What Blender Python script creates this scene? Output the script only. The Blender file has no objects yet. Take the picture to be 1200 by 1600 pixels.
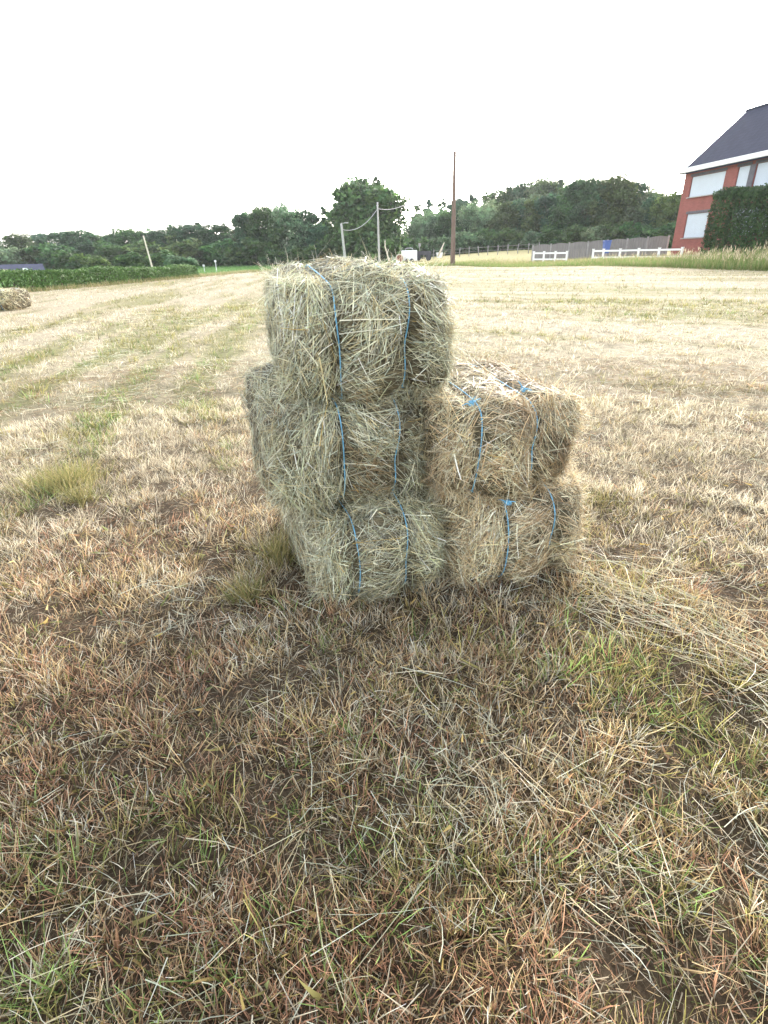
import bpy, bmesh, math, random
import numpy as np
R = math.radians
rng = np.random.default_rng(7)
random.seed(7)
sc = bpy.context.scene
col = sc.collection

# ------------------------------------------------------------------ camera
PITCH, ROLL, CAMH = R(25.6), R(1.25), 1.1
from mathutils import Matrix, Vector, Euler
cp, sp, cr, sr = math.cos(PITCH), math.sin(PITCH), math.cos(ROLL), math.sin(ROLL)
u0 = Vector((0, sp, cp)); r0 = Vector((1, 0, 0)); fw = Vector((0, cp, -sp))
rt = r0 * cr - u0 * sr; up = r0 * sr + u0 * cr
cam = bpy.data.cameras.new('camera'); camo = bpy.data.objects.new('camera', cam); col.objects.link(camo)
cam.sensor_fit = 'VERTICAL'; cam.sensor_height = 24.0; cam.lens = 24.0 * 834 / 1600
cam.clip_start = 0.02; cam.clip_end = 3000
m = Matrix((rt, up, -fw)).transposed().to_4x4(); m.translation = Vector((0, 0, CAMH))
camo.matrix_world = m
sc.camera = camo

# ------------------------------------------------------------------ world, sun, exposure
SUN_AZ, SUN_EL = R(22), R(20)          # azimuth from +Y towards +X
w = bpy.data.worlds.new('World'); sc.world = w; w.use_nodes = True
nt = w.node_tree; nt.nodes.clear()
sky = nt.nodes.new('ShaderNodeTexSky'); sky.sky_type = 'NISHITA'; sky.sun_disc = False
sky.sun_elevation = SUN_EL; sky.sun_rotation = SUN_AZ
sky.air_density = 1.0; sky.dust_density = 2.0; sky.ozone_density = 1.0; sky.altitude = 50
hs = nt.nodes.new('ShaderNodeHueSaturation'); hs.inputs['Saturation'].default_value = 0.32
bg = nt.nodes.new('ShaderNodeBackground'); bg.inputs['Strength'].default_value = 0.15
wo = nt.nodes.new('ShaderNodeOutputWorld')
nt.links.new(sky.outputs[0], hs.inputs['Color']); nt.links.new(hs.outputs[0], bg.inputs['Color'])
nt.links.new(bg.outputs[0], wo.inputs['Surface'])
sun = bpy.data.lights.new('sun', 'SUN'); sun.energy = 1.1; sun.angle = R(17); sun.color = (1, .90, .78)
suno = bpy.data.objects.new('sun', sun); col.objects.link(suno)
sd = Vector((math.sin(SUN_AZ) * math.cos(SUN_EL), math.cos(SUN_AZ) * math.cos(SUN_EL), math.sin(SUN_EL)))
suno.rotation_euler = (-sd).to_track_quat('-Z', 'Y').to_euler(); suno.location = sd * 60
vs = sc.view_settings
vs.view_transform = 'Standard'; vs.look = 'None'; vs.gamma = 1.0; vs.exposure = 2.36; vs.use_curve_mapping = False

# ------------------------------------------------------------------ helpers
def ss(a, b, x):
    t = np.clip((x - a) / (b - a), 0, 1); return t * t * (3 - 2 * t)
def vnoise(x, y, seed=0):
    x = np.asarray(x, float); y = np.asarray(y, float)
    xi = np.floor(x).astype(np.int64); yi = np.floor(y).astype(np.int64)
    fx = x - xi; fy = y - yi; fx = fx * fx * (3 - 2 * fx); fy = fy * fy * (3 - 2 * fy)
    def h(a, b):
        n = (a * 374761393 + b * 668265263 + seed * 974634777) & 0x7fffffff
        n = ((n ^ (n >> 13)) * 1274126177) & 0x7fffffff
        n = ((n ^ (n >> 16)) * 668265263) & 0x7fffffff
        return ((n ^ (n >> 15)) & 0xffff) / 65535.0
    a = h(xi, yi); b = h(xi + 1, yi); c = h(xi, yi + 1); d = h(xi + 1, yi + 1)
    return (a * (1 - fx) + b * fx) * (1 - fy) + (c * (1 - fx) + d * fx) * fy
def fbm(x, y, seed=0, o=3):
    s = 0; a = .5; t = 0
    for i in range(o):
        s = s + a * vnoise(x * 2 ** i + 13.7 * i, y * 2 ** i - 7.1 * i, seed + i); t += a; a *= .55
    return s / t
def norm(v):
    return v / np.maximum(np.linalg.norm(v, axis=-1, keepdims=True), 1e-9)

def tag(o, label=None, cat=None, group=None, kind=None):
    if label: o['label'] = label
    if cat: o['category'] = cat
    if group: o['group'] = group
    if kind: o['kind'] = kind
    return o
def link(name, me, mat=None, parent=None, smooth=False):
    o = bpy.data.objects.new(name, me); col.objects.link(o)
    if mat is not None and len(me.materials) == 0: me.materials.append(mat)
    if parent is not None: o.parent = parent
    if smooth: me.polygons.foreach_set('use_smooth', [True] * len(me.polygons))
    return o
def empty(name, loc=(0, 0, 0), rz=0):
    o = bpy.data.objects.new(name, None); col.objects.link(o); o.location = loc; o.rotation_euler = (0, 0, rz)
    o.empty_display_size = .2
    return o
def mesh_np(name, V, F, C=None):
    V = np.ascontiguousarray(V, np.float32).reshape(-1, 3); F = np.ascontiguousarray(F, np.int32)
    n, k = F.shape
    me = bpy.data.meshes.new(name)
    me.vertices.add(len(V)); me.vertices.foreach_set('co', V.ravel())
    me.loops.add(n * k); me.loops.foreach_set('vertex_index', F.ravel())
    me.polygons.add(n); me.polygons.foreach_set('loop_start', np.arange(0, n * k, k, dtype=np.int32))
    if C is not None:
        a = me.color_attributes.new('Col', 'FLOAT_COLOR', 'POINT')
        C4 = np.ones((len(V), 4), np.float32); C4[:, :3] = np.reshape(C, (-1, 3))
        a.data.foreach_set('color', C4.ravel())
    me.update(calc_edges=True)
    return me
class Strips:
    """collects bent tapered blades; built as one mesh"""
    def __init__(s): s.V = []; s.F = []; s.C = []; s.n = 0
    def add(s, P, D, L, W, C0, C1, B=None, bend=0., nseg=2, tip=.15, flat=None):
        N = len(P)
        if N == 0: return
        P = np.asarray(P, float); D = norm(np.asarray(D, float)); L = np.broadcast_to(L, (N,)); W = np.broadcast_to(W, (N,))
        C0 = np.broadcast_to(C0, (N, 3)); C1 = np.broadcast_to(C1, (N, 3))
        if B is None: B = norm(rng.normal(size=(N, 3)))
        bend = np.broadcast_to(bend, (N,))
        if flat is None: sd_ = norm(np.cross(D, rng.normal(size=(N, 3))))
        else: sd_ = norm(np.cross(D, flat + rng.normal(size=(N, 3)) * .45))
        t = np.linspace(0, 1, nseg + 1)
        pts = P[:, None] + L[:, None, None] * (t[None, :, None] * D[:, None] + (t[None, :, None] ** 2) * (bend[:, None] * B)[:, None])
        hw = .5 * W[:, None] * (1 - (1 - tip) * t[None] ** 1.6)
        v = np.stack([pts - sd_[:, None] * hw[..., None], pts + sd_[:, None] * hw[..., None]], 2)
        c = C0[:, None] * (1 - t)[None, :, None] + C1[:, None] * t[None, :, None]
        c = np.repeat(c[:, :, None], 2, 2)
        k = (nseg + 1) * 2
        base = s.n + np.arange(N)[:, None] * k
        f = np.concatenate([np.stack([base + 2 * j, base + 2 * j + 1, base + 2 * j + 3, base + 2 * j + 2], 2) for j in range(nseg)], 1)
        s.V.append(v.reshape(-1, 3)); s.C.append(c.reshape(-1, 3)); s.F.append(f.reshape(-1, 4)); s.n += N * k
    def mesh(s, name):
        return mesh_np(name, np.concatenate(s.V), np.concatenate(s.F), np.clip(np.concatenate(s.C), 0, 1))
def bm_mesh(bm, name):
    me = bpy.data.meshes.new(name); bm.to_mesh(me); bm.free(); return me
def box_bm(bm, c, d, rot=None, bevel=0.):
    M = Matrix.Translation(c)
    if rot is not None: M = M @ rot
    r = bmesh.ops.create_cube(bm, size=1, matrix=M @ Matrix.Diagonal((*d, 1)))
    if bevel:
        es = list({e for v in r['verts'] for e in v.link_edges})
        bmesh.ops.bevel(bm, geom=es, offset=bevel, segments=1, affect='EDGES')
def box(name, c, d, mat, parent=None, bevel=0., rot=None):
    bm = bmesh.new(); box_bm(bm, c, d, rot, bevel)
    return link(name, bm_mesh(bm, name), mat, parent)
def tube_data(pts, rad, n=7):
    pts = np.asarray(pts, float); K = len(pts); rad = np.broadcast_to(rad, (K,))
    T = norm(np.gradient(pts, axis=0)); ref = np.array([0.31, .22, .93]); A = norm(np.cross(T, ref)); Bv = np.cross(T, A)
    a = np.linspace(0, 2 * math.pi, n, endpoint=False)
    V = pts[:, None] + rad[:, None, None] * (np.cos(a)[None, :, None] * A[:, None] + np.sin(a)[None, :, None] * Bv[:, None])
    F = [(i * n + j, i * n + (j + 1) % n, (i + 1) * n + (j + 1) % n, (i + 1) * n + j) for i in range(K - 1) for j in range(n)]
    return V.reshape(-1, 3), np.array(F)
def tube(name, pts, rad, mat, parent=None, n=7, cap=True):
    V, F = tube_data(pts, rad, n)
    me = bpy.data.meshes.new(name)
    F = [tuple(f) for f in F.tolist()]
    if cap: F += [tuple(range(n))[::-1], tuple(range(len(V) - n, len(V)))]
    me.from_pydata(V.tolist(), [], F)
    return link(name, me, mat, parent, smooth=True)

# ------------------------------------------------------------------ materials
def mat_new(name):
    ma = bpy.data.materials.new(name); ma.use_nodes = True; t = ma.node_tree
    return ma, t, t.nodes['Principled BSDF']
def nd(t, ty, **kw):
    n = t.nodes.new(ty)
    for k, v in kw.items(): setattr(n, k, v)
    return n
def plant_mat(name, trans=.3, rough=.6, spec=.3, vary=.0, vscale=1.0):
    ma, t, b = mat_new(name)
    a = nd(t, 'ShaderNodeAttribute', attribute_name='Col')
    csrc = a.outputs['Color']
    if vary:
        oi = nd(t, 'ShaderNodeObjectInfo'); h = nd(t, 'ShaderNodeHueSaturation')
        mr = nd(t, 'ShaderNodeMapRange'); mr.inputs[3].default_value = 1 - vary; mr.inputs[4].default_value = 1 + vary
        t.links.new(oi.outputs['Random'], mr.inputs[0]); t.links.new(mr.outputs[0], h.inputs['Value'])
        m2 = nd(t, 'ShaderNodeMath', operation='MULTIPLY_ADD'); m2.inputs[1].default_value = 7.31; m2.inputs[2].default_value = 0
        m3 = nd(t, 'ShaderNodeMath', operation='FRACT'); m4 = nd(t, 'ShaderNodeMapRange'); m4.inputs[3].default_value = .47; m4.inputs[4].default_value = .53
        t.links.new(oi.outputs['Random'], m2.inputs[0]); t.links.new(m2.outputs[0], m3.inputs[0]); t.links.new(m3.outputs[0], m4.inputs[0])
        t.links.new(m4.outputs[0], h.inputs['Hue']); t.links.new(csrc, h.inputs['Color']); csrc = h.outputs[0]
    b.inputs['Roughness'].default_value = rough; b.inputs['Specular IOR Level'].default_value = spec
    t.links.new(csrc, b.inputs['Base Color'])
    tr = nd(t, 'ShaderNodeBsdfTranslucent'); t.links.new(csrc, tr.inputs['Color'])
    mx = nd(t, 'ShaderNodeMixShader'); mx.inputs[0].default_value = trans
    t.links.new(b.outputs[0], mx.inputs[1]); t.links.new(tr.outputs[0], mx.inputs[2])
    t.links.new(mx.outputs[0], t.nodes['Material Output'].inputs['Surface'])
    return ma
def plain(name, c, rough=.7, noise=.15, scale=6., metal=0., bump=0., spec=.4, stretch=None):
    ma, t, b = mat_new(name)
    tc = nd(t, 'ShaderNodeTexCoord'); n = nd(t, 'ShaderNodeTexNoise'); n.inputs['Scale'].default_value = scale; n.inputs['Detail'].default_value = 6
    src = tc.outputs['Object']
    if stretch:
        mp = nd(t, 'ShaderNodeMapping'); mp.inputs['Scale'].default_value = stretch; t.links.new(src, mp.inputs[0]); src = mp.outputs[0]
    t.links.new(src, n.inputs['Vector'])
    r = nd(t, 'ShaderNodeValToRGB')
    r.color_ramp.elements[0].position = .3; r.color_ramp.elements[1].position = .7
    r.color_ramp.elements[0].color = (*[x * (1 - noise) for x in c], 1); r.color_ramp.elements[1].color = (*[min(1, x * (1 + noise)) for x in c], 1)
    t.links.new(n.outputs[0], r.inputs[0]); t.links.new(r.outputs[0], b.inputs['Base Color'])
    b.inputs['Roughness'].default_value = rough; b.inputs['Metallic'].default_value = metal; b.inputs['Specular IOR Level'].default_value = spec
    if bump:
        bp = nd(t, 'ShaderNodeBump'); bp.inputs['Strength'].default_value = bump; bp.inputs['Distance'].default_value = .02
        t.links.new(n.outputs[0], bp.inputs['Height']); t.links.new(bp.outputs[0], b.inputs['Normal'])
    return ma
M = {}
M['grass'] = plant_mat('dry_grass', .36, .55, .3)
M['hay'] = plant_mat('hay_stalks', .22, .5, .4)
M['leaf'] = plant_mat('leaf', .30, .6, .25, vary=.22)
M['hedge_leaf'] = plant_mat('hedge_leaf', .25, .6, .25)
M['bark'] = plain('bark', (.09, .07, .05), .9, .35, 8, bump=.4, stretch=(1, 1, .2))
M['twine'] = plain('blue_twine', (.18, .45, .66), .6, .25, 90, bump=.3)
M['pole_wood'] = plain('pole_wood', (.17, .12, .095), .85, .3, 5, bump=.3, stretch=(4, 4, .3))
M['concrete'] = plain('concrete', (.42, .41, .39), .85, .15, 7, bump=.1)
M['cable'] = plain('cable', (.45, .45, .46), .6, .1)
M['white_paint'] = plain('white_paint', (.80, .80, .80), .55, .06, 3)
M['white_sheet'] = plain('white_sheet', (.82, .83, .84), .5, .05, 1.5)
M['shutter'] = plain('shutter', (.56, .62, .69), .5, .03, 2)
M['dark_stone'] = plain('dark_stone', (.12, .115, .13), .7, .2, 6)
M['window_frame'] = plain('window_frame', (.10, .07, .065), .6, .1)
M['panel'] = plain('fence_panel', (.21, .195, .19), .85, .22, 3, bump=.2, stretch=(9, 9, .5))
M['post_grey'] = plain('fence_post_grey', (.30, .29, .28), .85, .2, 5)
M['blue_plastic'] = plain('blue_plastic', (.08, .13, .36), .45, .1)
M['dead_wood'] = plain('dead_wood', (.62, .56, .45), .8, .2, 9, bump=.3)
M['rust'] = plain('rusty_brown', (.24, .11, .08), .8, .3, 12)
M['dark_metal'] = plain('dark_metal', (.05, .05, .06), .5, .2)
M['pink_roof'] = plain('pinkish_tiles', (.33, .24, .26), .8, .12, 2)
M['slate_blue'] = plain('slate_blue', (.06, .065, .11), .6, .15, 3)
M['glass'] = plain('sky_glass', (.75, .8, .85), .1, .03)
# brick
ma, t, b = mat_new('brick'); tc = nd(t, 'ShaderNodeTexCoord'); mp = nd(t, 'ShaderNodeMapping'); mp.inputs['Rotation'].default_value = (R(90), 0, 0)
br = nd(t, 'ShaderNodeTexBrick'); br.inputs['Color1'].default_value = (.42, .115, .095, 1); br.inputs['Color2'].default_value = (.34, .09, .075, 1)
br.inputs['Mortar'].default_value = (.30, .17, .14, 1); br.inputs['Scale'].default_value = 1; br.inputs['Brick Width'].default_value = .22; br.inputs['Row Height'].default_value = .075; br.inputs['Mortar Size'].default_value = .008
t.links.new(tc.outputs['Object'], mp.inputs[0]); t.links.new(mp.outputs[0], br.inputs['Vector'])
nn = nd(t, 'ShaderNodeTexNoise'); nn.inputs['Scale'].default_value = 1.3; nn.inputs['Detail'].default_value = 5; mm = nd(t, 'ShaderNodeMix', data_type='RGBA', blend_type='MULTIPLY'); mm.inputs[0].default_value = .5
t.links.new(tc.outputs['Object'], nn.inputs['Vector']); t.links.new(br.outputs[0], mm.inputs[6]); t.links.new(nn.outputs[0], mm.inputs[7]); t.links.new(mm.outputs[2], b.inputs['Base Color']); b.inputs['Roughness'].default_value = .85
M['brick'] = ma
# roof tiles
ma, t, b = mat_new('roof_tiles'); tc = nd(t, 'ShaderNodeTexCoord'); br = nd(t, 'ShaderNodeTexBrick')
br.inputs['Color1'].default_value = (.042, .048, .080, 1); br.inputs['Color2'].default_value = (.033, .038, .066, 1); br.inputs['Mortar'].default_value = (.03, .03, .045, 1)
br.inputs['Scale'].default_value = 1; br.inputs['Brick Width'].default_value = .22; br.inputs['Row Height'].default_value = .28; br.inputs['Mortar Size'].default_value = .012
t.links.new(tc.outputs['Object'], br.inputs['Vector']); t.links.new(br.outputs[0], b.inputs['Base Color']); b.inputs['Roughness'].default_value = .9; b.inputs['Specular IOR Level'].default_value = .15
bp = nd(t, 'ShaderNodeBump'); bp.inputs['Strength'].default_value = .5; bp.inputs['Distance'].default_value = .02; t.links.new(br.outputs['Fac'], bp.inputs['Height']); bp.invert = True; t.links.new(bp.outputs[0], b.inputs['Normal'])
M['roof_tiles'] = ma

# ------------------------------------------------------------------ terrain
def gz(x, y):
    x = np.asarray(x, float); y = np.asarray(y, float)
    z = .62 * ss(8, 24, x) * ss(29, 46, y) + .95 * ss(52, 95, y) * ss(-6, 14, x)
    z = z + 5.0 * ss(112, 230, y) + 14 * ss(230, 700, y)
    near = 1 - ss(20, 40, np.hypot(x, y))
    return z + near * (.035 * (fbm(x * 1.1, y * 1.1, 3, 2) - .5) + .045 * (fbm(x * 5, y * 5, 5, 2) - .5)) - .004
# edge of the mown hay field (beyond it: rough grass / green field)
EDGE = [(-60, 3), (-20, 19.8), (-15.9, 23.8), (-14.8, 27.2), (-13.4, 42.5), (-12.2, 57), (0, 61), (8.2, 60.5), (11.3, 48), (20.3, 30), (26, 21), (60, -5)]
_ex = np.array([e[0] for e in EDGE]); _ey = np.array([e[1] for e in EDGE])
def in_field(x, y):
    # y below the polyline
    return np.interp(x, _ex, _ey) - y
def field_cols(x, y):
    """colour weights: returns base albedo (N,3) of the stubble at x,y and green weight"""
    d = np.hypot(x, y)
    wx = x + .8 * (fbm(x * .35, y * .35, 21, 2) - .5); wy = y + .8 * (fbm(x * .35, y * .35, 27, 2) - .5)
    a1 = R(-9); u1 = wx * math.cos(a1) + wy * -math.sin(a1) * -1; 
    u1 = wx * math.cos(a1) - wy * math.sin(a1); v1 = wx * math.sin(a1) + wy * math.cos(a1)
    a2 = R(58); u2 = wx * math.cos(a2) + wy * math.sin(a2) * 1.0; v2 = -wx * math.sin(a2) + wy * math.cos(a2)
    s1 = .45 * fbm(u1 * .8, v1 * .09, 31, 2) + .55 * fbm(u1 * 2.6, v1 * .2, 33, 2); s2 = .45 * fbm(u2 * .7, v2 * .08, 37, 2) + .55 * fbm(u2 * 2.3, v2 * .18, 39, 2)
    k = ss(-1, 4, x)
    s = ss(.34, .66, s1 * (1 - k) + s2 * k)
    g = fbm(x * .42 + 5, y * .42, 41, 3)
    fine = fbm(x * 2.6, y * 2.6, 47, 3); red = fbm(x * 1.3, y * 1.3, 53, 3)
    pale = np.array([.60, .525, .385]); tan = np.array([.53, .39, .215]); redb = np.array([.40, .23, .145])
    olive = np.array([.29, .265, .095]); green = np.array([.20, .30, .09]); grey = np.array([.44, .43, .36])
    nearg = ss(2.4, 1.0, d)
    wp = .35 + 2.4 * np.clip(s - .42, 0, 1) * (.35 + ss(1.8, 6, d)) + 1.15 * ss(1.5, 3.6, d); wt = .8 - .3 * ss(1.5, 4, d)
    wr = 3.2 * np.clip(red - .42, 0, 1) * (1 - .85 * ss(1.5, 3.6, d)) + .14 * (1 - .6 * ss(2, 8, d)) + .30 * nearg
    gg = np.clip(g - .50, 0, 1) * 4.5 + np.clip(.50 - s, 0, 1) * (2.6 + 2.4 * ss(3, 9, d))
    leftb = ss(.5, -2.5, x) * ss(9, 4, y) * 1.0
    wg = (gg + .45 * nearg) * (.35 + .65 * fine) * (.6 + .7 * leftb) * (1 - .45 * ss(8, 30, d)); wo_ = gg * .55 + (.30 - .05 * nearg + .12 * ss(2, 5, d)) + .9 * np.clip(fine - .5, 0, 1)
    wy_ = .18 + 1.2 * np.clip(.5 - red, 0, 1)
    W = np.stack([wp, wt, wr, wo_, wg, wy_], 1); W /= W.sum(1, keepdims=True)
    W = W ** (1 + .5 * ss(3, 9, d))[:, None]; W /= W.sum(1, keepdims=True)
    P = np.stack([pale, tan, redb, olive, green, grey])
    return W, P
def pick(W, sharp=1.0):
    Wn = W ** sharp; Wn /= Wn.sum(1, keepdims=True)
    c = np.cumsum(Wn, 1); return (rng.random(len(W))[:, None] > c).sum(1).clip(0, W.shape[1] - 1)

# ground sheet: polar-ish rings so that the mesh is fine near the camera, coarse far out
rs = np.concatenate([np.linspace(0.05, 6, 80), np.geomspace(6.1, 70, 165), np.geomspace(75, 1500, 24)])
th = np.linspace(-math.pi, math.pi, 361)[:-1]
# finer in the view direction
th = np.sort(np.concatenate([np.linspace(-R(55), R(55), 250), np.linspace(R(56), R(304), 50)]))
RR, TT = np.meshgrid(rs, th, indexing='ij')
X = (RR * np.sin(TT)).ravel(); Y = (RR * np.cos(TT)).ravel()
Z = gz(X, Y)
W6, P6 = field_cols(X, Y)
gc = W6 @ P6
dd = np.hypot(X, Y)
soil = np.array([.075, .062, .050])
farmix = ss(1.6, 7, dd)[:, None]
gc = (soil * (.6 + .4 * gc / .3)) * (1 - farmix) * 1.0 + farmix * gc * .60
fi = in_field(X, Y)
rough = np.array([.30, .27, .12]); greenf = np.array([.10, .20, .05])
out = np.where((X < -2)[:, None], greenf, rough) * (.75 + .5 * fbm(X * .5, Y * .5, 61, 3))[:, None]
out = np.where((Y > 100)[:, None], np.array([.05, .085, .035]) * (.7 + .6 * fbm(X * .3, Y * .3, 63, 3))[:, None], out)
om = ss(.3, -.3, fi)[:, None]
gc = gc * (1 - om) + out * om
nr, ntn = len(rs), len(th)
idx = np.arange(nr * ntn).reshape(nr, ntn)
Fq = np.stack([idx[:-1], np.roll(idx, -1, 1)[:-1], np.roll(idx, -1, 1)[1:], idx[1:]], 2).reshape(-1, 4)
ma, t, b = mat_new('field_ground'); a = nd(t, 'ShaderNodeAttribute', attribute_name='Col'); tc = nd(t, 'ShaderNodeTexCoord')
n1 = nd(t, 'ShaderNodeTexNoise'); n1.inputs['Scale'].default_value = 9; n1.inputs['Detail'].default_value = 8; n1.inputs['Roughness'].default_value = .75
t.links.new(tc.outputs['Object'], n1.inputs['Vector'])
mr = nd(t, 'ShaderNodeMapRange'); mr.inputs[1].default_value = .3; mr.inputs[2].default_value = .7; mr.inputs[3].default_value = .55; mr.inputs[4].default_value = 1.4
t.links.new(n1.outputs[0], mr.inputs[0])
mm = nd(t, 'ShaderNodeMix', data_type='RGBA', blend_type='MULTIPLY'); mm.inputs[0].default_value = 1
n2 = nd(t, 'ShaderNodeTexNoise'); n2.inputs['Scale'].default_value = 70; n2.inputs['Detail'].default_value = 6; n2.inputs['Roughness'].default_value = .8; t.links.new(tc.outputs['Object'], n2.inputs['Vector'])
mr2 = nd(t, 'ShaderNodeMapRange'); mr2.inputs[1].default_value = .3; mr2.inputs[2].default_value = .7; mr2.inputs[3].default_value = .5; mr2.inputs[4].default_value = 1.5; t.links.new(n2.outputs[0], mr2.inputs[0])
mu = nd(t, 'ShaderNodeMath', operation='MULTIPLY'); t.links.new(mr.outputs[0], mu.inputs[0]); t.links.new(mr2.outputs[0], mu.inputs[1])
t.links.new(a.outputs['Color'], mm.inputs[6]); t.links.new(mu.outputs[0], mm.inputs[7]); t.links.new(mm.outputs[2], b.inputs['Base Color'])
b.inputs['Roughness'].default_value = .95; b.inputs['Specular IOR Level'].default_value = .1
bp = nd(t, 'ShaderNodeBump'); bp.inputs['Strength'].default_value = .8; bp.inputs['Distance'].default_value = .05; t.links.new(n1.outputs[0], bp.inputs['Height']); t.links.new(bp.outputs[0], b.inputs['Normal'])
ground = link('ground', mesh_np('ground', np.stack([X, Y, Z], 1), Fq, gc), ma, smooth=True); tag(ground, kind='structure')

# ------------------------------------------------------------------ bales: placement (front-bottom-centre, yaw, dims)
def rotz(a):
    c, s = math.cos(a), math.sin(a); return np.array([[c, -s, 0], [s, c, 0], [0, 0, 1.]])
BALES = [
    dict(pos=(-.008, 1.585, -.01), yaw=19, dim=(.475, .80, .345), str=(-.105, .085), tint=0, lean=(0, 0), seed=1,
         label='greenish hay bale on the ground at the bottom of the left three-bale stack'),
    dict(pos=(-.085, 1.630, .318), yaw=18, dim=(.55, .82, .382), str=(-.055, .155), tint=0, lean=(0, 1.0), seed=2,
         label='greenish hay bale in the middle of the left three-bale stack'),
    dict(pos=(-.018, 1.645, .685), yaw=13, dim=(.545, .78, .378), str=(-.115, .115), tint=0, lean=(0, -1.0), seed=3,
         label='topmost greenish hay bale on the left three-bale stack with two blue twines'),
    dict(pos=(.520, 1.685, -.01), yaw=22, dim=(.54, .66, .365), str=(-.115, .075), tint=1, lean=(0, 0), seed=4,
         label='yellowish hay bale on the ground under the right-hand bale'),
    dict(pos=(.430, 1.665, .338), yaw=16, dim=(.53, .64, .355), str=(-.15, .075), tint=1, lean=(2, 1.5), seed=5,
         label='straw-coloured hay bale on top of the right two-bale stack'),
]
FAR_BALE = dict(pos=(-10.05, 15.0, 0), yaw=-6, dim=(.80, .95, .50), str=(-.2, .2), tint=2, lean=(0, 0), seed=6,
                label='single hay bale lying far off at the left edge of the field')

def bale_surface(p, d, seed):
    """unit cube surface points (-1..1) -> rounded, bulging bale; local origin = front-bottom-centre"""
    w_, l_, h_ = d['dim']
    k = 6.0
    r = (np.abs(p) ** k).sum(1, keepdims=True) ** (1 / k)
    q = p / r
    q = q * np.array([w_ / 2, l_ / 2, h_ / 2])
    x = q[:, 0]
    g = np.zeros(len(q))
    for s in d['str']: g += np.exp(-((x - s) / .032) ** 2)
    n = norm(q / np.array([w_ / 2, l_ / 2, h_ / 2]) ** 2)
    n[:, 0] *= .6
    lump = (fbm(q[:, 0] * 9 + seed * 7, q[:, 2] * 9 + q[:, 1] * 6, seed, 3) - .5)
    big = (fbm(q[:, 0] * 3.5 + seed * 3, q[:, 2] * 3.5 - q[:, 1] * 3, seed + 9, 2) - .5)
    bel = np.clip(1 - ((x - .5 * sum(d['str'])) / (.5 * (d['str'][1] - d['str'][0]))) ** 2, 0, 1)
    q = q + n * (lump * .05 + big * .07 - g * .040 * (1 - .6 * np.clip(n[:, 2], 0, 1)) + .018 * bel)[:, None]
    zn = np.clip(q[:, 2] / (h_ / 2), -1.1, 1.1); yn = np.clip(q[:, 1] / (l_ / 2), -1, 1); xn = np.clip(q[:, 0] / (w_ / 2), -1.1, 1.1)
    q[:, 1] += np.where(yn < 0, -.044 * (1 - zn ** 2) * (-yn) ** 3 + .02 * np.abs(xn) ** 3 * (-yn) ** 3, 0)
    q[:, 1] += l_ / 2; q[:, 2] += h_ / 2
    return q
def cube_grid(n):
    bm = bmesh.new(); bmesh.ops.create_cube(bm, size=2); bmesh.ops.subdivide_edges(bm, edges=bm.edges[:], cuts=n, use_grid_fill=True)
    bm.verts.ensure_lookup_table()
    V = np.array([v.co[:] for v in bm.verts]); F = np.array([[v.index for v in f.verts] for f in bm.faces]); bm.free()
    return V, F
CV, CF = cube_grid(22)
ma, t, b = mat_new('bale_core'); tc = nd(t, 'ShaderNodeTexCoord'); n1 = nd(t, 'ShaderNodeTexNoise'); n1.inputs['Scale'].default_value = 60; n1.inputs['Detail'].default_value = 6
mp = nd(t, 'ShaderNodeMapping'); mp.inputs['Scale'].default_value = (.35, 1, 2); t.links.new(tc.outputs['Object'], mp.inputs[0]); t.links.new(mp.outputs[0], n1.inputs['Vector'])
r_ = nd(t, 'ShaderNodeValToRGB'); r_.color_ramp.elements[0].color = (.03, .025, .014, 1); r_.color_ramp.elements[1].color = (.17, .14, .08, 1); r_.color_ramp.elements[0].position = .35; r_.color_ramp.elements[1].position = .7  # very dark brown: shade between the stalks put into the core colour
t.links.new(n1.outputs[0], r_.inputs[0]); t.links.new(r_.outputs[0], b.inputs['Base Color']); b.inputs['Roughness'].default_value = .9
bp = nd(t, 'ShaderNodeBump'); bp.inputs['Strength'].default_value = .7; bp.inputs['Distance'].default_value = .01; t.links.new(n1.outputs[0], bp.inputs['Height']); t.links.new(bp.outputs[0], b.inputs['Normal'])
M['bale_core'] = ma
HAYP = [1.30 * a_ for a_ in (  # palettes: greenish left stack, straw right stack, far bale
    np.array([[.40, .40, .29], [.47, .45, .33], [.32, .33, .21], [.52, .49, .38], [.40, .34, .20], [.28, .24, .14], [.36, .39, .31]]),
    np.array([[.52, .44, .29], [.56, .49, .34], [.42, .34, .20], [.60, .54, .40], [.46, .34, .20], [.34, .24, .14], [.43, .42, .30]]),
    np.array([[.52, .46, .28], [.56, .50, .33], [.45, .42, .25], [.58, .54, .38], [.50, .42, .22], [.40, .33, .18], [.45, .45, .30]]))]
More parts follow.
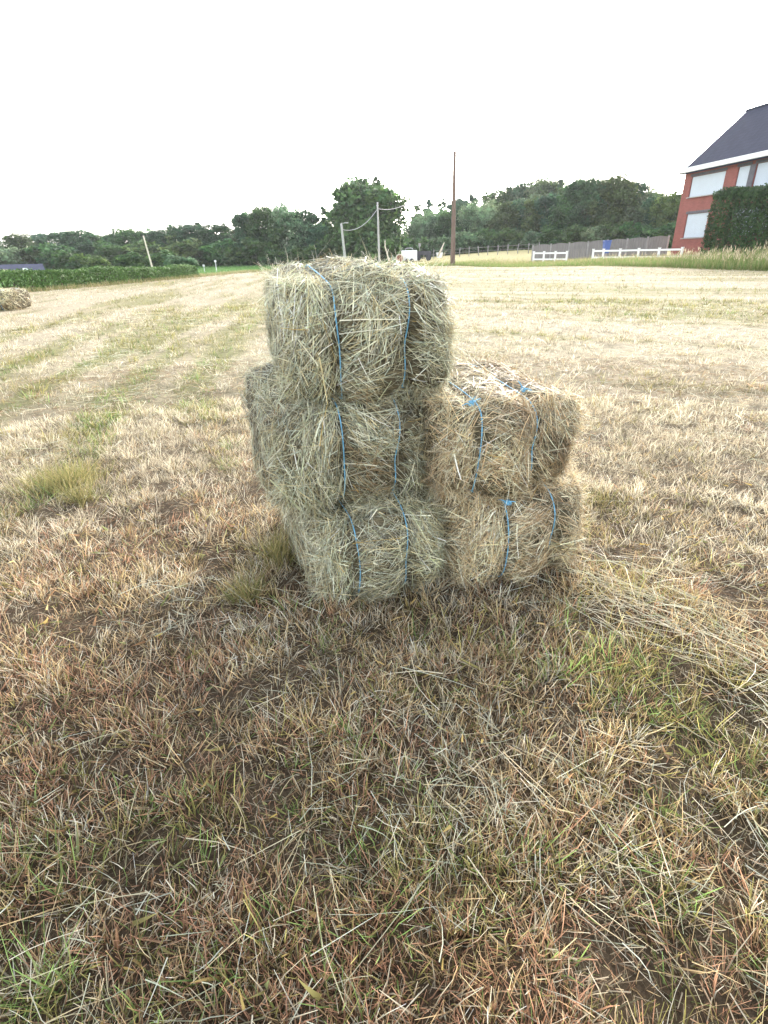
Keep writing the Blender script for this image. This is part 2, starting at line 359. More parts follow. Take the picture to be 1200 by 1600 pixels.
def make_bale(d, n_straw=15000, wscale=1.0, lscale=1.0, fringe=True, group=None):
    seed = d['seed']; w_, l_, h_ = d['dim']
    root = empty('hay_bale'); root.location = d['pos']; root.rotation_euler = (R(d['lean'][0]), R(d['lean'][1]), R(d['yaw']))
    tag(root, d['label'], 'hay bale', group)
    V = bale_surface(CV.copy(), d, seed)
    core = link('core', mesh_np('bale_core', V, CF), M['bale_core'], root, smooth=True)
    a, b_, c_, e = V[CF[:, 0]], V[CF[:, 1]], V[CF[:, 2]], V[CF[:, 3]]
    nrm = np.cross(c_ - a, e - b_); area = np.linalg.norm(nrm, axis=1) / 2; nrm = norm(nrm)
    cen = (a + b_ + c_ + e) / 4
    if (nrm * (cen - cen.mean(0))).sum() < 0: nrm = -nrm
    wt = area * (1 + 5.0 * np.clip(-nrm[:, 1], 0, 1) + 1.2 * np.clip(nrm[:, 2], 0, 1) + 1.6 * np.abs(nrm[:, 0]) * (cen[:, 1] < .4) - .75 * np.clip(nrm[:, 1], 0, 1))
    pal = HAYP[d['tint']]
    S = Strips()
    def pts(n, wts):
        f = rng.choice(len(wts), n, p=wts / wts.sum()); uv = rng.random((n, 2))
        P = (a[f] * (1 - uv[:, :1]) + b_[f] * uv[:, :1]) * (1 - uv[:, 1:]) + (e[f] * (1 - uv[:, :1]) + c_[f] * uv[:, :1]) * uv[:, 1:]
        return P, nrm[f]
    def frame(N_):
        T = norm(np.cross(np.array([0, 0, 1.]) + 0 * N_, N_) + np.array([1e-4, 0, 0])); return T, np.cross(N_, T)
    # layered coat: lower layer hugging, upper layer looser
    for layer, (frac, lift, Lr) in enumerate(((.50, .05, (.04, .11)), (.38, .09, (.05, .15)), (.12, .28, (.05, .15)))):
        n = int(n_straw * frac)
        P, N_ = pts(n, wt)
        T, B_ = frame(N_)
        # flow direction: patches (flakes) of similar orientation
        fl = fbm(P[:, 0] * 7 + seed * 11, P[:, 2] * 7 + P[:, 1] * 5, seed + 20, 2)
        s0_, s1_ = d['str']; xc = (P[:, 0] - (s0_ + s1_) / 2) / ((s1_ - s0_) / 2); zc = (P[:, 2] - h_ / 2) / (h_ / 2)
        front = N_[:, 1] < -.45
        arc = -.75 * np.clip(xc, -1.3, 1.3) * zc + .25 * math.sin(seed * 2.1)
        ang = np.where(front, arc + (fl - .5) * 2.6, (fl - .5) * 5.5) + rng.normal(0, .45 + .2 * layer, n)
        xs = np.minimum.reduce([np.abs(P[:, 0] - s) for s in d['str']])
        # outside the strings the stalks hang more steeply
        lft = front & (P[:, 0] < s0_)
        ang = np.where(lft & (rng.random(n) < .75), R(78 if seed != 5 else 62) + (fl - .5) * 1.4 + rng.normal(0, .35, n), ang)
        rgt = front & (P[:, 0] > s1_)
        ang = np.where(rgt & (rng.random(n) < .6), R(-25) + (fl - .5) * 2.2 + rng.normal(0, .4, n), ang)
        D = np.cos(ang)[:, None] * T + np.sin(ang)[:, None] * B_
        D = D * np.sign(rng.random(n) - .5)[:, None]
        lf = np.abs(rng.normal(0, lift, n))
        D = norm(D + N_ * lf[:, None] + np.array([0, 0, -.12]) * (layer > 0))
        L = rng.uniform(*Lr, n) * (1 + .5 * (rng.random(n) < .1)) * lscale
        # keep the grooves of the twine fairly clear
        xa = P[:, 0] - D[:, 0] * L * .45; xb = P[:, 0] + D[:, 0] * L * .55
        crs = np.zeros(n, bool)
        for s in d['str']: crs |= ((xa - s + .006) * (xb - s - .006) < 0)
        keep = ~crs | (rng.random(n) < (.12, .15, .20)[layer]) | (np.abs(N_[:, 0]) > .7)
        pk = fbm(P[:, 0] * 15 + seed * 5, P[:, 2] * 15 + P[:, 1] * 9, seed + 60, 2); keep &= (pk > .40) | (rng.random(n) < .30)
        edge = front & (np.abs(zc) > .80); keep &= ~edge | (rng.random(n) < .55)
        off = rng.uniform(-.006, .004 + .006 * layer, n)
        Wd = (.0010 + rng.gamma(1.6, .00062, n).clip(0, .0028)) * wscale
        Wd = np.where(rng.random(n) < .05, Wd * 1.9, Wd)
        patch = fbm(P[:, 0] * 6 + seed, P[:, 2] * 6 - P[:, 1] * 4, seed + 40, 2)
        ci = rng.integers(0, len(pal), n); C = pal[ci] * rng.choice([.38, .6, .85, 1.0, 1.25, 1.6], n)[:, None] * rng.uniform(.85, 1.15, n)[:, None] * (.5 + 1.0 * patch)[:, None]
        bro = (patch < .40) & (rng.random(n) < .28); C[bro] = np.array([.36, .25, .13]) * rng.uniform(.6, 1.2, bro.sum())[:, None]
        yel = rng.random(n) < .012; C[yel] = np.array([.52, .36, .12])
        C[:, 1] *= 1 + .06 * (patch - .5)
        bd = -N_ * .6 + rng.normal(size=(n, 3)) * .6
        P0 = P + N_ * off[:, None] - D * (L * .45)[:, None]
        kk = keep
        S.add(P0[kk], D[kk], L[kk], Wd[kk], C[kk] * .85, C[kk] * 1.1, B=norm(bd[kk]), bend=rng.uniform(0, .28, n)[kk], nseg=3, tip=.35, flat=N_[kk])
    if fringe:  # stalks sticking out along the edges, mostly upwards on top and sideways on the flanks
        ed = (np.sort(np.abs(CV), axis=1)[:, 1] > .93)
        ew = ed[CF].mean(1) * area + 1e-9; ew = ew * np.where(cen[:, 1] < .25, 3, 1)
        n = int(n_straw * .10); P, N_ = pts(n, ew)
        D = norm(N_ + rng.normal(size=(n, 3)) * .8 + np.array([0, 0, -.25])); L = rng.uniform(.03, .10, n) * lscale
        C = pal[rng.integers(0, len(pal), n)] * rng.uniform(.85, 1.3, n)[:, None]
        S.add(P - D * .015, D, L, rng.uniform(.001, .0022, n) * wscale, C, C * 1.1, bend=rng.uniform(0, .5, n), nseg=3, tip=.3)
    me = S.mesh('hay'); o = link('hay_stalks', me, M['hay'], root); o['kind'] = 'stuff'
    # twines
    for i, s in enumerate(d['str']):
        q = []
        c = np.linspace(-1, 1, 18)
        ring = [(-1, z) for z in c] + [(y, 1) for y in c[1:]] + [(1, z) for z in c[::-1][1:]] + [(y, -1) for y in c[::-1][1:]]
        xx = s / (w_ / 2)
        p = np.array([(xx, y, z) for y, z in ring], float)
        Q = bale_surface(p, d, seed)
        ctr = np.array([0, l_ / 2, h_ / 2]); nn_ = norm((Q - ctr) / np.array([9, l_ / 2, h_ / 2]) ** 2 * np.array([0, 1, 1]))
        Q = Q + nn_ * (.021 if seed in (1, 2, 4, 5) else .017)
        for _ in range(6): Q[1:-1] = .25 * Q[:-2] + .5 * Q[1:-1] + .25 * Q[2:]
        Q[:, 0] += .003 * np.sin(np.linspace(0, 9, len(Q)) + seed + i * 2)
        tube('twine', Q, .0021 * (1 if wscale == 1 else 2.0), M['twine'], root, n=6, cap=False)
    return root
bale_roots = [make_bale(d, 21000, group='hay bales stacked in the foreground') for d in BALES]
make_bale(FAR_BALE, 5000, wscale=4, lscale=1.3)

def knot(bale, loc, size=.007, tails=3):
    """little bundle of twine with cut tails"""
    Vs, Fs, n = [], [], 0
    for k in range(5):
        a0 = rng.uniform(0, 6.28); ax = norm(rng.normal(size=3)); bx = norm(np.cross(ax, rng.normal(size=3)))
        tt = np.linspace(0, 5.6, 12)[:, None]
        p = size * (np.cos(tt) * ax + np.sin(tt) * bx) + rng.normal(0, .002, 3)
        v, f = tube_data(p, .0026, 5); Vs.append(v); Fs.append(f + n); n += len(v)
    for k in range(tails):
        dv = norm(np.array([rng.normal(), rng.normal() - .6, abs(rng.normal()) * .7])); tt = np.linspace(0, 1, 7)[:, None]
        p = tt * dv * rng.uniform(.025, .05) + tt ** 2 * np.array([0, 0, -.015])
        v, f = tube_data(p, np.linspace(.0026, .0012, 7), 5); Vs.append(v); Fs.append(f + n); n += len(v)
    o = link('knot', mesh_np('knot', np.concatenate(Vs), np.concatenate(Fs)), M['twine'], bale, smooth=True); o.location = loc
knot(bale_roots[4], (-.15, .05, .333)); knot(bale_roots[4], (.075, .13, .345)); knot(bale_roots[3], (-.115, -.01, .352), .009, 4)

# ------------------------------------------------------------------ grass and loose hay in the field
FOOT = []
for d in BALES[:1] + BALES[3:4]: FOOT.append((np.array(d['pos'][:2]), R(d['yaw']), d['dim']))
def clear_bales(x, y, mg=.02):
    ok = np.ones(len(x), bool)
    for p, a_, dm in FOOT:
        dx, dy = x - p[0], y - p[1]; lx = dx * math.cos(a_) + dy * math.sin(a_); ly = -dx * math.sin(a_) + dy * math.cos(a_)
        ok &= ~((np.abs(lx) < dm[0] / 2 - mg) & (ly > mg) & (ly < dm[1] - mg))
    return ok
def polar(n, r0_, r1_, pw, half=R(50)):
    """sample with area density ~ r^-pw inside the visible wedge (a bit wider than the frame)"""
    e = 2 - pw; u = rng.random(n)
    r = (r0_ ** e + u * (r1_ ** e - r0_ ** e)) ** (1 / e) if abs(e) > 1e-6 else r0_ * (r1_ / r0_) ** u
    a_ = rng.uniform(-half, half, n)
    x = r * np.sin(a_); y = r * np.cos(a_) - .25
    # widen close to the camera
    x = x + rng.uniform(-.35, .35, n) * np.exp(-r / 2)
    if r0_ < 1:  # thinner margin beside and behind the wedge, so that the field goes on outside the frame
        k = int(n * .28); ym = -.7 + min(8, r1_ + .7) * rng.random(k) ** 1.7; ed = np.clip(math.tan(half) * (ym + .25), 0, None) + .12
        xm = np.where(ym < 0, rng.uniform(-1, 1, k) * 1.5, np.sign(rng.random(k) - .5) * (ed + rng.uniform(0, 1.3, k)))
        x = np.concatenate([x, xm]); y = np.concatenate([y, ym])
    return x, y, np.hypot(x, y)
G = Strips()
# tufts of stubble: clump centres with their own colour
def stubble(nclump, per, r0_, r1_, pw, nseg):
    x, y, r = polar(nclump, r0_, r1_, pw)
    f = in_field(x, y); ok = (f > 0) & clear_bales(x, y); x, y, r = x[ok], y[ok], r[ok]
    gap = fbm(x * 6, y * 6, 71, 2); ok = rng.random(len(x)) < np.where(r < 5, ss(.33, .50, gap) * .72 + .28, .9); x, y, r = x[ok], y[ok], r[ok]
    W_, P_ = field_cols(x, y); ci = pick(W_, 2.0)
    n = len(x) * per
    X_ = np.repeat(x, per); Y_ = np.repeat(y, per); R_ = np.repeat(r, per); CI = np.repeat(ci, per)
    grow = np.clip((R_ / 3.0), 1, None) ** .62
    rad = .017 * grow ** .95
    off = rng.normal(0, 1, (n, 2)) * rad[:, None]
    px, py = X_ + off[:, 0], Y_ + off[:, 1]
    green = (CI == 4) | (CI == 3)
    lean = norm(np.stack([off[:, 0] / rad * .5, off[:, 1] / rad * .5, np.ones(n)], 1) + np.concatenate([rng.normal(0, .34, (n, 2)), np.zeros((n, 1))], 1))
    hm = np.repeat(.5 + rng.gamma(2.5, .22, len(x)).clip(0, 1.2), per)
    L = rng.uniform(.020, .055, n) * hm * np.where(green, 1.3, 1) * grow ** .35
    C = P_[CI] * rng.choice([.6, .8, 1.0, 1.15, 1.4], n)[:, None] * np.repeat(rng.choice([.6, .85, 1.0, 1.15, 1.4], len(x)), per)[:, None]
    alt = rng.random(n) < .16; C[alt] = P_[pick(np.repeat(W_, per, 0)[alt])] * rng.uniform(.7, 1.2, alt.sum())[:, None]
    Wd = rng.uniform(.0013, .0034, n) * np.where(R_ > 4, 1.35, 1) * grow
    S_ = G
    S_.add(np.stack([px, py, gz(px, py) - .004], 1), lean, L, Wd, C * .5, C * np.where(R_ < 3, 1.55, 1.35)[:, None], bend=rng.uniform(0, .5, n), nseg=nseg, tip=.25)  # dark roots, bright tips: bleaching plus shade and light put into the colour
stubble(17500, 16, .25, 5, .72, 2)
stubble(9000, 11, 4, 16, 1.35, 1)
stubble(14000, 6, 12, 62, 1.2, 1)
# tufts of longer green grass (a few distinct ones seen in the photo)
for (tx, ty, rr_, n, h_) in ((-1.74, 2.72, .20, 900, .14), (-1.55, 2.5, .12, 260, .10), (-.43, 1.85, .09, 260, .12), (-.5, 1.6, .08, 180, .10), (1.05, 2.35, .28, 320, .06), (.85, 2.15, .2, 260, .06), (-3.4, 5.2, .9, 600, .06),
                             (-4.6, 6.8, 1.4, 700, .06), (-2.2, 3.6, .5, 350, .06), (1.25, 1.15, .12, 260, .10), (-2.6, 8.3, 1.2, 400, .06), (1.2, 6.6, .9, 300, .06), (2.6, 5.2, .9, 300, .06)):
    a_ = rng.uniform(0, 6.28, n); q_ = np.abs(rng.normal(0, .6, n)) * rr_; px, py = tx + q_ * np.cos(a_), ty + q_ * np.sin(a_)
    D = np.stack([np.cos(a_) * .35 + rng.normal(0, .3, n), np.sin(a_) * .35 + rng.normal(0, .3, n), np.ones(n)], 1)
    C = np.where((rng.random(n) < .45)[:, None], np.array([.23, .235, .09]), np.array([.40, .34, .15])) * rng.uniform(.7, 1.25, n)[:, None]
    g_ = max(1, math.hypot(tx, ty) / 3) ** .6
    G.add(np.stack([px, py, gz(px, py)], 1), D, rng.uniform(.5, 1.2, n) * h_, rng.uniform(.002, .004, n) * g_, C * .75, C * 1.15, bend=rng.uniform(.1, .7, n), nseg=2, tip=.1)
# broader weed leaves and curled dead leaves between the blades
n = 2600; x, y, r = polar(n, .25, 4, .8); n = len(x); ok = clear_bales(x, y) & (fbm(x * 2.2, y * 2.2, 111, 2) > .48); x, y = x[ok], y[ok]; n = len(x)
D = np.stack([rng.normal(0, .8, n), rng.normal(0, .8, n), rng.uniform(.15, .9, n)], 1)
C = np.array([[.24, .27, .09], [.34, .30, .11], [.50, .36, .14], [.40, .24, .13], [.30, .33, .14]])[rng.integers(0, 5, n)] * rng.uniform(.7, 1.3, n)[:, None]
G.add(np.stack([x, y, gz(x, y) + rng.uniform(0, .02, n)], 1), D, rng.uniform(.02, .055, n), rng.uniform(.004, .010, n), C * .8, C * 1.2, bend=rng.uniform(.1, .8, n), nseg=3, tip=.08)
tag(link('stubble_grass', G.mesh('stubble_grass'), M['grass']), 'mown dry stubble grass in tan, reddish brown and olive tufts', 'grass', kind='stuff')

# thatch: short dead pieces lying flat between the tufts
Tt = Strips()
n = 150000
x, y, r = polar(n, .25, 7, .8); n = len(x); ok = (in_field(x, y) > 0) & clear_bales(x, y) & (rng.random(n) < .28 + .6 * ss(.52, .36, fbm(x * 6, y * 6, 71, 2))); x, y, r = x[ok], y[ok], r[ok]; n = len(x)
a_ = rng.uniform(0, 6.28, n); D = np.stack([np.cos(a_), np.sin(a_), rng.normal(.06, .14, n)], 1)
pal = np.array([[.42, .35, .25], [.54, .42, .27], [.30, .20, .12], [.46, .29, .17], [.54, .47, .34], [.28, .26, .15]])
C = pal[rng.integers(0, len(pal), n)] * rng.uniform(.4, 1.15, n)[:, None]
gr = np.clip(r / 2.5, 1, None) ** .6
Tt.add(np.stack([x, y, gz(x, y) + rng.uniform(.0, .022, n)], 1), D, rng.uniform(.012, .048, n) * gr, rng.uniform(.0011, .0026, n) * gr, C * .9, C, bend=rng.uniform(0, .3, n), nseg=1, tip=.5)
tag(link('thatch', Tt.mesh('thatch'), M['grass']), 'grey-brown dead thatch lying flat between the stubble', 'thatch', kind='stuff')

# loose hay: long pale stalks scattered on top
Ls = Strips()
n = 42000
x, y, r = polar(n, .25, 14, .95); n = len(x)
dens = .10 + .8 * ss(.5, .72, fbm(x * 1.25 + 3, y * 1.25, 81, 3))
def seg_d(x, y, a, b_):
    a = np.array(a); b_ = np.array(b_); v = b_ - a; tt = np.clip(((x - a[0]) * v[0] + (y - a[1]) * v[1]) / (v @ v), 0, 1)
    return np.hypot(x - a[0] - tt * v[0], y - a[1] - tt * v[1])
sw = seg_d(x, y, (.72, 1.75), (1.15, 1.05)); sw2 = seg_d(x, y, (.25, .85), (1.0, .55)); sw3 = seg_d(x, y, (-1.3, .75), (-.35, .45)); bs = seg_d(x, y, (-.35, 1.6), (.8, 1.85))
dens = dens + 1.0 * np.exp(-(sw / .2) ** 2) + .9 * np.exp(-(sw2 / .22) ** 2) + .45 * np.exp(-(sw3 / .25) ** 2) + .8 * np.exp(-(bs / .10) ** 2)
ok = (rng.random(n) < dens) & (in_field(x, y) > 0) & clear_bales(x, y, .0); x, y, r, sw, sw2 = x[ok], y[ok], r[ok], sw[ok], sw2[ok]; n = len(x)
aflow = R(-48) + rng.normal(0, .6, n)
a_ = np.where((sw < .22) | ((sw2 < .3) & (rng.random(n) < .6)), aflow, rng.uniform(0, 6.28, n))
gr = np.clip(r / 2.5, 1, None) ** .55
L = rng.gamma(3.0, .028, n).clip(.03, .36) * gr ** .6; L = np.where(sw < .2, L * 1.5, L)
D = np.stack([np.cos(a_), np.sin(a_), rng.normal(.05, .12, n)], 1)
pal = np.array([[.56, .50, .36], [.62, .57, .44], [.50, .46, .30], [.46, .48, .36], [.42, .45, .32], [.58, .47, .28], [.52, .54, .44]])
C = pal[rng.integers(0, len(pal), n)] * rng.uniform(.75, 1.4, n)[:, None]
B_ = norm(np.stack([rng.normal(size=n), rng.normal(size=n), -.35 * np.ones(n)], 1))
Ls.add(np.stack([x, y, gz(x, y) + rng.uniform(.012, .05, n)], 1), D, L, rng.uniform(.0010, .0024, n) * gr, C, C * 1.05, B=B_, bend=rng.uniform(0, .6, n), nseg=3, tip=.4)
# swath of long pale hay raked out from the right-hand bale
n = 300; tt = rng.random(n); off = rng.normal(0, .10, n) * (1 + 1.2 * tt)
x = .72 + .46 * tt + off * .8; y = 1.72 - .66 * tt + off * .5; ok = clear_bales(x, y, 0); x, y = x[ok], y[ok]; n = len(x)
a_ = R(-52) + rng.normal(0, .55, n); a_ = np.where(rng.random(n) < .5, a_, a_ + math.pi)
C = np.array([.62, .57, .42]) * rng.uniform(.65, 1.25, n)[:, None] * np.where((rng.random(n) < .3)[:, None], np.array([.86, .95, .9]), 1)
Ls.add(np.stack([x, y, gz(x, y) + rng.uniform(.02, .07, n)], 1), np.stack([np.cos(a_), np.sin(a_), rng.normal(.03, .1, n)], 1), rng.uniform(.06, .28, n), rng.uniform(.0010, .0024, n), C, C * 1.1,
       B=norm(np.stack([rng.normal(size=n), rng.normal(size=n), -.3 * np.ones(n)], 1)), bend=rng.uniform(.05, .6, n), nseg=4, tip=.4)
# a few yellow seed-heads
n = 90; x, y, r = polar(n, .4, 3.5, .8); n = len(x)
a_ = rng.uniform(0, 6.28, n); D = np.stack([np.cos(a_), np.sin(a_), rng.normal(.1, .15, n)], 1)
C = np.array([.62, .45, .14]) * rng.uniform(.7, 1.1, n)[:, None]
Ls.add(np.stack([x, y, gz(x, y) + .035], 1), D, rng.uniform(.012, .03, n), rng.uniform(.004, .007, n), C, C, nseg=2, tip=.2)
tag(link('loose_hay', Ls.mesh('loose_hay'), M['hay']), 'loose pale hay stalks strewn over the stubble', 'hay', kind='stuff')

# ------------------------------------------------------------------ tall grass verge along the right edge, far strip of rough grass
Vg = Strips()
n = 46000
tt = rng.random(n); ln = np.array([(0., 61.), (8.2, 60.5), (11.3, 48), (20.3, 30), (27.5, 19)])
cl = np.concatenate([[0], np.cumsum(np.linalg.norm(np.diff(ln, axis=0), axis=1))]); s = tt * cl[-1]
ex, ey = np.interp(s, cl, ln[:, 0]), np.interp(s, cl, ln[:, 1])
wd = np.abs(rng.gamma(1.3, 2.2, n)).clip(0, 14)
nx, ny = np.interp(s, cl, [.1, .45, .85, .87, .87]), np.interp(s, cl, [1, .9, .5, .48, .48])
x = ex + nx * wd + rng.normal(0, .15, n); y = ey + ny * wd + rng.normal(0, .15, n)
tallness = np.interp(y, [19, 29, 34, 40, 46, 60], [1.6, 1.55, 1.05, .48, .36, .40]) * (.45 + .75 * fbm(x * .6, y * .6, 91, 2)) * (.6 + .4 * ss(0, 2.0, wd))
L = rng.uniform(.5, 1.15, n) * tallness
g0 = np.array([.13, .20, .055]); t0 = np.array([.46, .38, .22]); mixk = (rng.random(n) < .32 + .4 * ss(.8, 4, wd))[:, None]
C0 = np.where(mixk, np.array([.22, .22, .08]), g0) * rng.uniform(.7, 1.2, n)[:, None]; C1 = np.where(mixk, t0, g0 * 1.6) * rng.uniform(.75, 1.25, n)[:, None]
D = np.stack([rng.normal(0, .22, n), rng.normal(0, .22, n), np.ones(n)], 1)
Vg.add(np.stack([x, y, gz(x, y) - .01], 1), D, L, rng.uniform(.012, .024, n), C0, C1, bend=rng.uniform(0, .35, n), nseg=2, tip=.3)
# seed heads
kk = np.where((rng.random(n) < .14) & (L > .45))[0]
P = np.stack([x, y, gz(x, y)], 1)[kk] + norm(D[kk]) * (L[kk] * 1.02)[:, None]; C = np.array([.58, .49, .34]) * rng.uniform(.8, 1.15, len(kk))[:, None]
Vg.add(P, D[kk] + rng.normal(0, .3, (len(kk), 3)), rng.uniform(.12, .26, len(kk)), rng.uniform(.03, .05, len(kk)), C, C, nseg=2, tip=.2)
tag(link('tall_grass', Vg.mesh('tall_grass'), M['grass']), 'tall uncut grass with pale seed heads along the right edge of the field', 'grass', kind='stuff')
# low weeds at the foot of the left hedge and field edge, and the green field beyond
Wg = Strips(); n = 16000
ln = np.array([(-24, 17.0), (-15.9, 23.8), (-14.8, 27.2), (-13.4, 42.5), (-12.2, 57), (0, 61)]); cl = np.concatenate([[0], np.cumsum(np.linalg.norm(np.diff(ln, axis=0), axis=1))]); s = rng.random(n) * cl[-1]
x, y = np.interp(s, cl, ln[:, 0]) + rng.normal(0, .3, n), np.interp(s, cl, ln[:, 1]) + rng.normal(0, .25, n)
C = np.where((rng.random(n) < .6)[:, None], np.array([.40, .33, .18]), np.array([.18, .22, .07])) * rng.uniform(.7, 1.2, n)[:, None]
Wg.add(np.stack([x, y, gz(x, y)], 1), np.stack([rng.normal(0, .3, n), rng.normal(0, .3, n), np.ones(n)], 1), rng.uniform(.06, .26, n), rng.uniform(.012, .02, n), C * .8, C * 1.1, bend=.2, nseg=1, tip=.2)
n = 22000
x = rng.uniform(-60, 4, n); y = rng.uniform(45, 105, n); ok = in_field(x, y) < -.3; x, y = x[ok], y[ok]; n = len(x)
C = np.array([.11, .22, .06]) * rng.uniform(.7, 1.3, n)[:, None]
Wg.add(np.stack([x, y, gz(x, y)], 1), np.stack([rng.normal(0, .3, n), rng.normal(0, .3, n), np.ones(n)], 1), rng.uniform(.1, .3, n), rng.uniform(.03, .06, n), C * .8, C * 1.1, bend=.2, nseg=1, tip=.2)
tag(link('edge_grass', Wg.mesh('edge_grass'), M['grass']), 'green grass and weeds along the left edge of the field and beyond it', 'grass', kind='stuff')

# ------------------------------------------------------------------ foliage
def leaves(S, P, N_, size, C, asp=1.6):
    """one kite-shaped leaf spray per point"""
    n = len(P); D = norm(rng.normal(size=(n, 3)) + N_ * .6 + np.array([0, 0, -.25]))
    S.add(P - D * (size * .5)[:, None], D, size * asp * .7, size, C * .95, C * 1.05, bend=rng.uniform(0, .25, n), nseg=1, tip=.35, flat=N_)
def crown_mesh(name, lobes, n, size, cols, seed, hollow=.72):
    """lobes: (cx,cy,cz,rx,ry,rz); leaves spread through clumpy shells with gaps"""
    S = Strips(); lob = np.array(lobes); vol = (lob[:, 3] * lob[:, 4] * lob[:, 5]) ** (2 / 3)
    # twig clumps on each lobe
    nc = max(60, n // 34); li = rng.choice(len(lob), nc, p=vol / vol.sum()); dv = norm(rng.normal(size=(nc, 3)) + np.array([0, 0, .15]))
    rad = rng.uniform(hollow, 1.0, nc)[:, None]; cc = lob[li, :3] + dv * lob[li, 3:] * rad
    zlo = lob[:, 2].min() - lob[:, 5].max()
    ccol = cols[rng.integers(0, len(cols), nc)] * rng.uniform(.62, 1.4, nc)[:, None]
    k = rng.integers(0, nc, n); sp_ = (lob[li, 3:].mean(1) * .20)[k]
    P = cc[k] + rng.normal(size=(n, 3)) * sp_[:, None] * np.array([1, 1, .7])
    leaves(S, P, dv[k], rng.uniform(.6, 1.3, n) * size, ccol[k] * rng.uniform(.75, 1.25, n)[:, None])
    return S.mesh(name)
def trunk_mesh(name, h, r, forks, seed, top):
    rg = np.random.default_rng(seed); Vs, Fs, n = [], [], 0
    z = np.linspace(0, h, 8); p = np.stack([rg.normal(0, .06, 8).cumsum() * .5, rg.normal(0, .06, 8).cumsum() * .5, z], 1); p[0, :2] = 0
    v, f = tube_data(p, r * (1 - .55 * z / h) * (1 + .5 * np.exp(-z / .4)), 8); Vs.append(v); Fs.append(f); n += len(v)
    for k in range(forks):
        i = rg.integers(3, 8); a_ = k * 2.4 + rg.uniform(0, .6); tt = np.linspace(0, 1, 6)[:, None]; Lb = rg.uniform(.45, .8) * top
        dv = np.array([math.cos(a_) * .8, math.sin(a_) * .8, rg.uniform(.5, 1.3)]); dv /= np.linalg.norm(dv)
        q = p[i] + tt * dv * Lb + tt ** 2 * np.array([0, 0, .25 * Lb]) + rg.normal(0, .04, (6, 3)) * tt
        v, f = tube_data(q, r * .5 * (1 - .8 * tt[:, 0]), 6); Vs.append(v); Fs.append(f + n); n += len(v)
    return mesh_np(name, np.concatenate(Vs), np.concatenate(Fs))
DG = 1.15 * np.array([[.060, .112, .036], [.072, .130, .040], [.050, .102, .038], [.088, .145, .044]])
BG = 1.1 * np.array([[.048, .108, .052], [.060, .122, .056], [.042, .098, .048]])
LG = 1.6 * np.array([[.10, .155, .080], [.118, .172, .088], [.088, .142, .074], [.13, .175, .092]])
PROT = {}
def proto(key, h, wd_, n, size, cols, style, seed):
    rg = np.random.default_rng(seed); lob = []
    if style == 'round':
        for k in range(11):
            a_ = k * 2.4; q = rg.uniform(.15, .62) * wd_ / 2; zz = h * rg.uniform(.34, .84)
            lim = math.sqrt(max(.12, 1 - ((zz / h - .55) / .5) ** 2)); s_ = wd_ * rg.uniform(.17, .27)
            lob.append((math.cos(a_) * q * lim, math.sin(a_) * q * lim, zz, s_, s_, s_ * .8))
        lob.append((0, 0, h * .82, wd_ * .24, wd_ * .24, h * .16)); lob.append((0, 0, h * .3, wd_ * .3, wd_ * .3, h * .2))
        for k in range(6): a_ = k * 1.05 + .4; lob.append((math.cos(a_) * wd_ * .3, math.sin(a_) * wd_ * .3, h * .17, wd_ * .2, wd_ * .2, h * .14))
    elif style == 'oak':
        for k in range(26):
            a_ = k * 2.4; zz = h * rg.uniform(.16, .86); lim = math.sqrt(max(.1, 1 - ((zz / h - .45) / .56) ** 2)); q = rg.uniform(.25, .8) * wd_ / 2
            s_ = wd_ * rg.uniform(.11, .17); lob.append((math.cos(a_) * q * lim, math.sin(a_) * q * lim, zz, s_, s_, s_ * .85))
        lob.append((0, 0, h * .55, wd_ * .34, wd_ * .34, h * .34)); lob.append((0, 0, h * .86, wd_ * .17, wd_ * .17, h * .13)); lob.append((0, 0, h * .28, wd_ * .36, wd_ * .36, h * .22))
    elif style == 'tall':
        for k in range(10):
            zz = h * (.2 + .7 * k / 9); a_ = k * 2.1; tp = .38 + .62 * math.sin(math.pi * min(1, (.18 + .8 * k / 9)))
            lob.append((math.cos(a_) * wd_ * .15, math.sin(a_) * wd_ * .15, zz, wd_ * .30 * tp, wd_ * .30 * tp, h * .10))
    elif style == 'shrub':
        for k in range(9):
            a_ = k * 2.4; q = rg.uniform(.1, .75) * wd_ / 2; s_ = wd_ * rg.uniform(.16, .26)
            lob.append((math.cos(a_) * q, math.sin(a_) * q, h * rg.uniform(.25, .72), s_, s_, h * .26))
    cm = crown_mesh('crown_' + key, lob, n, size, cols, seed)
    tm = trunk_mesh('trunk_' + key, h * .5, max(.1, h * .022), 7, seed, h * .42)
    PROT[key] = (cm, tm)
proto('oak', 13.2, 14.0, 26000, .46, DG, 'oak', 11)
proto('round_a', 10, 8.5, 13000, .28, DG, 'round', 12)
proto('round_b', 10, 7.5, 13000, .28, BG, 'round', 13)
proto('round_c', 10, 9.0, 13000, .28, LG, 'round', 14)
proto('tall_a', 12, 5.0, 4600, .38, BG, 'tall', 15)
proto('tall_b', 12, 4.4, 4200, .38, DG, 'tall', 16)
proto('shrub_a', 4, 5.0, 4500, .28, LG, 'shrub', 17)
proto('shrub_b', 4, 5.0, 4500, .28, DG, 'shrub', 18)
ORD = ['first', 'second', 'third', 'fourth', 'fifth', 'sixth', 'seventh', 'eighth', 'ninth', 'tenth', 'eleventh', 'twelfth', 'thirteenth', 'fourteenth', 'fifteenth', 'sixteenth', 'seventeenth', 'eighteenth', 'nineteenth', 'twentieth', 'twenty-first', 'twenty-second', 'twenty-third', 'twenty-fourth']
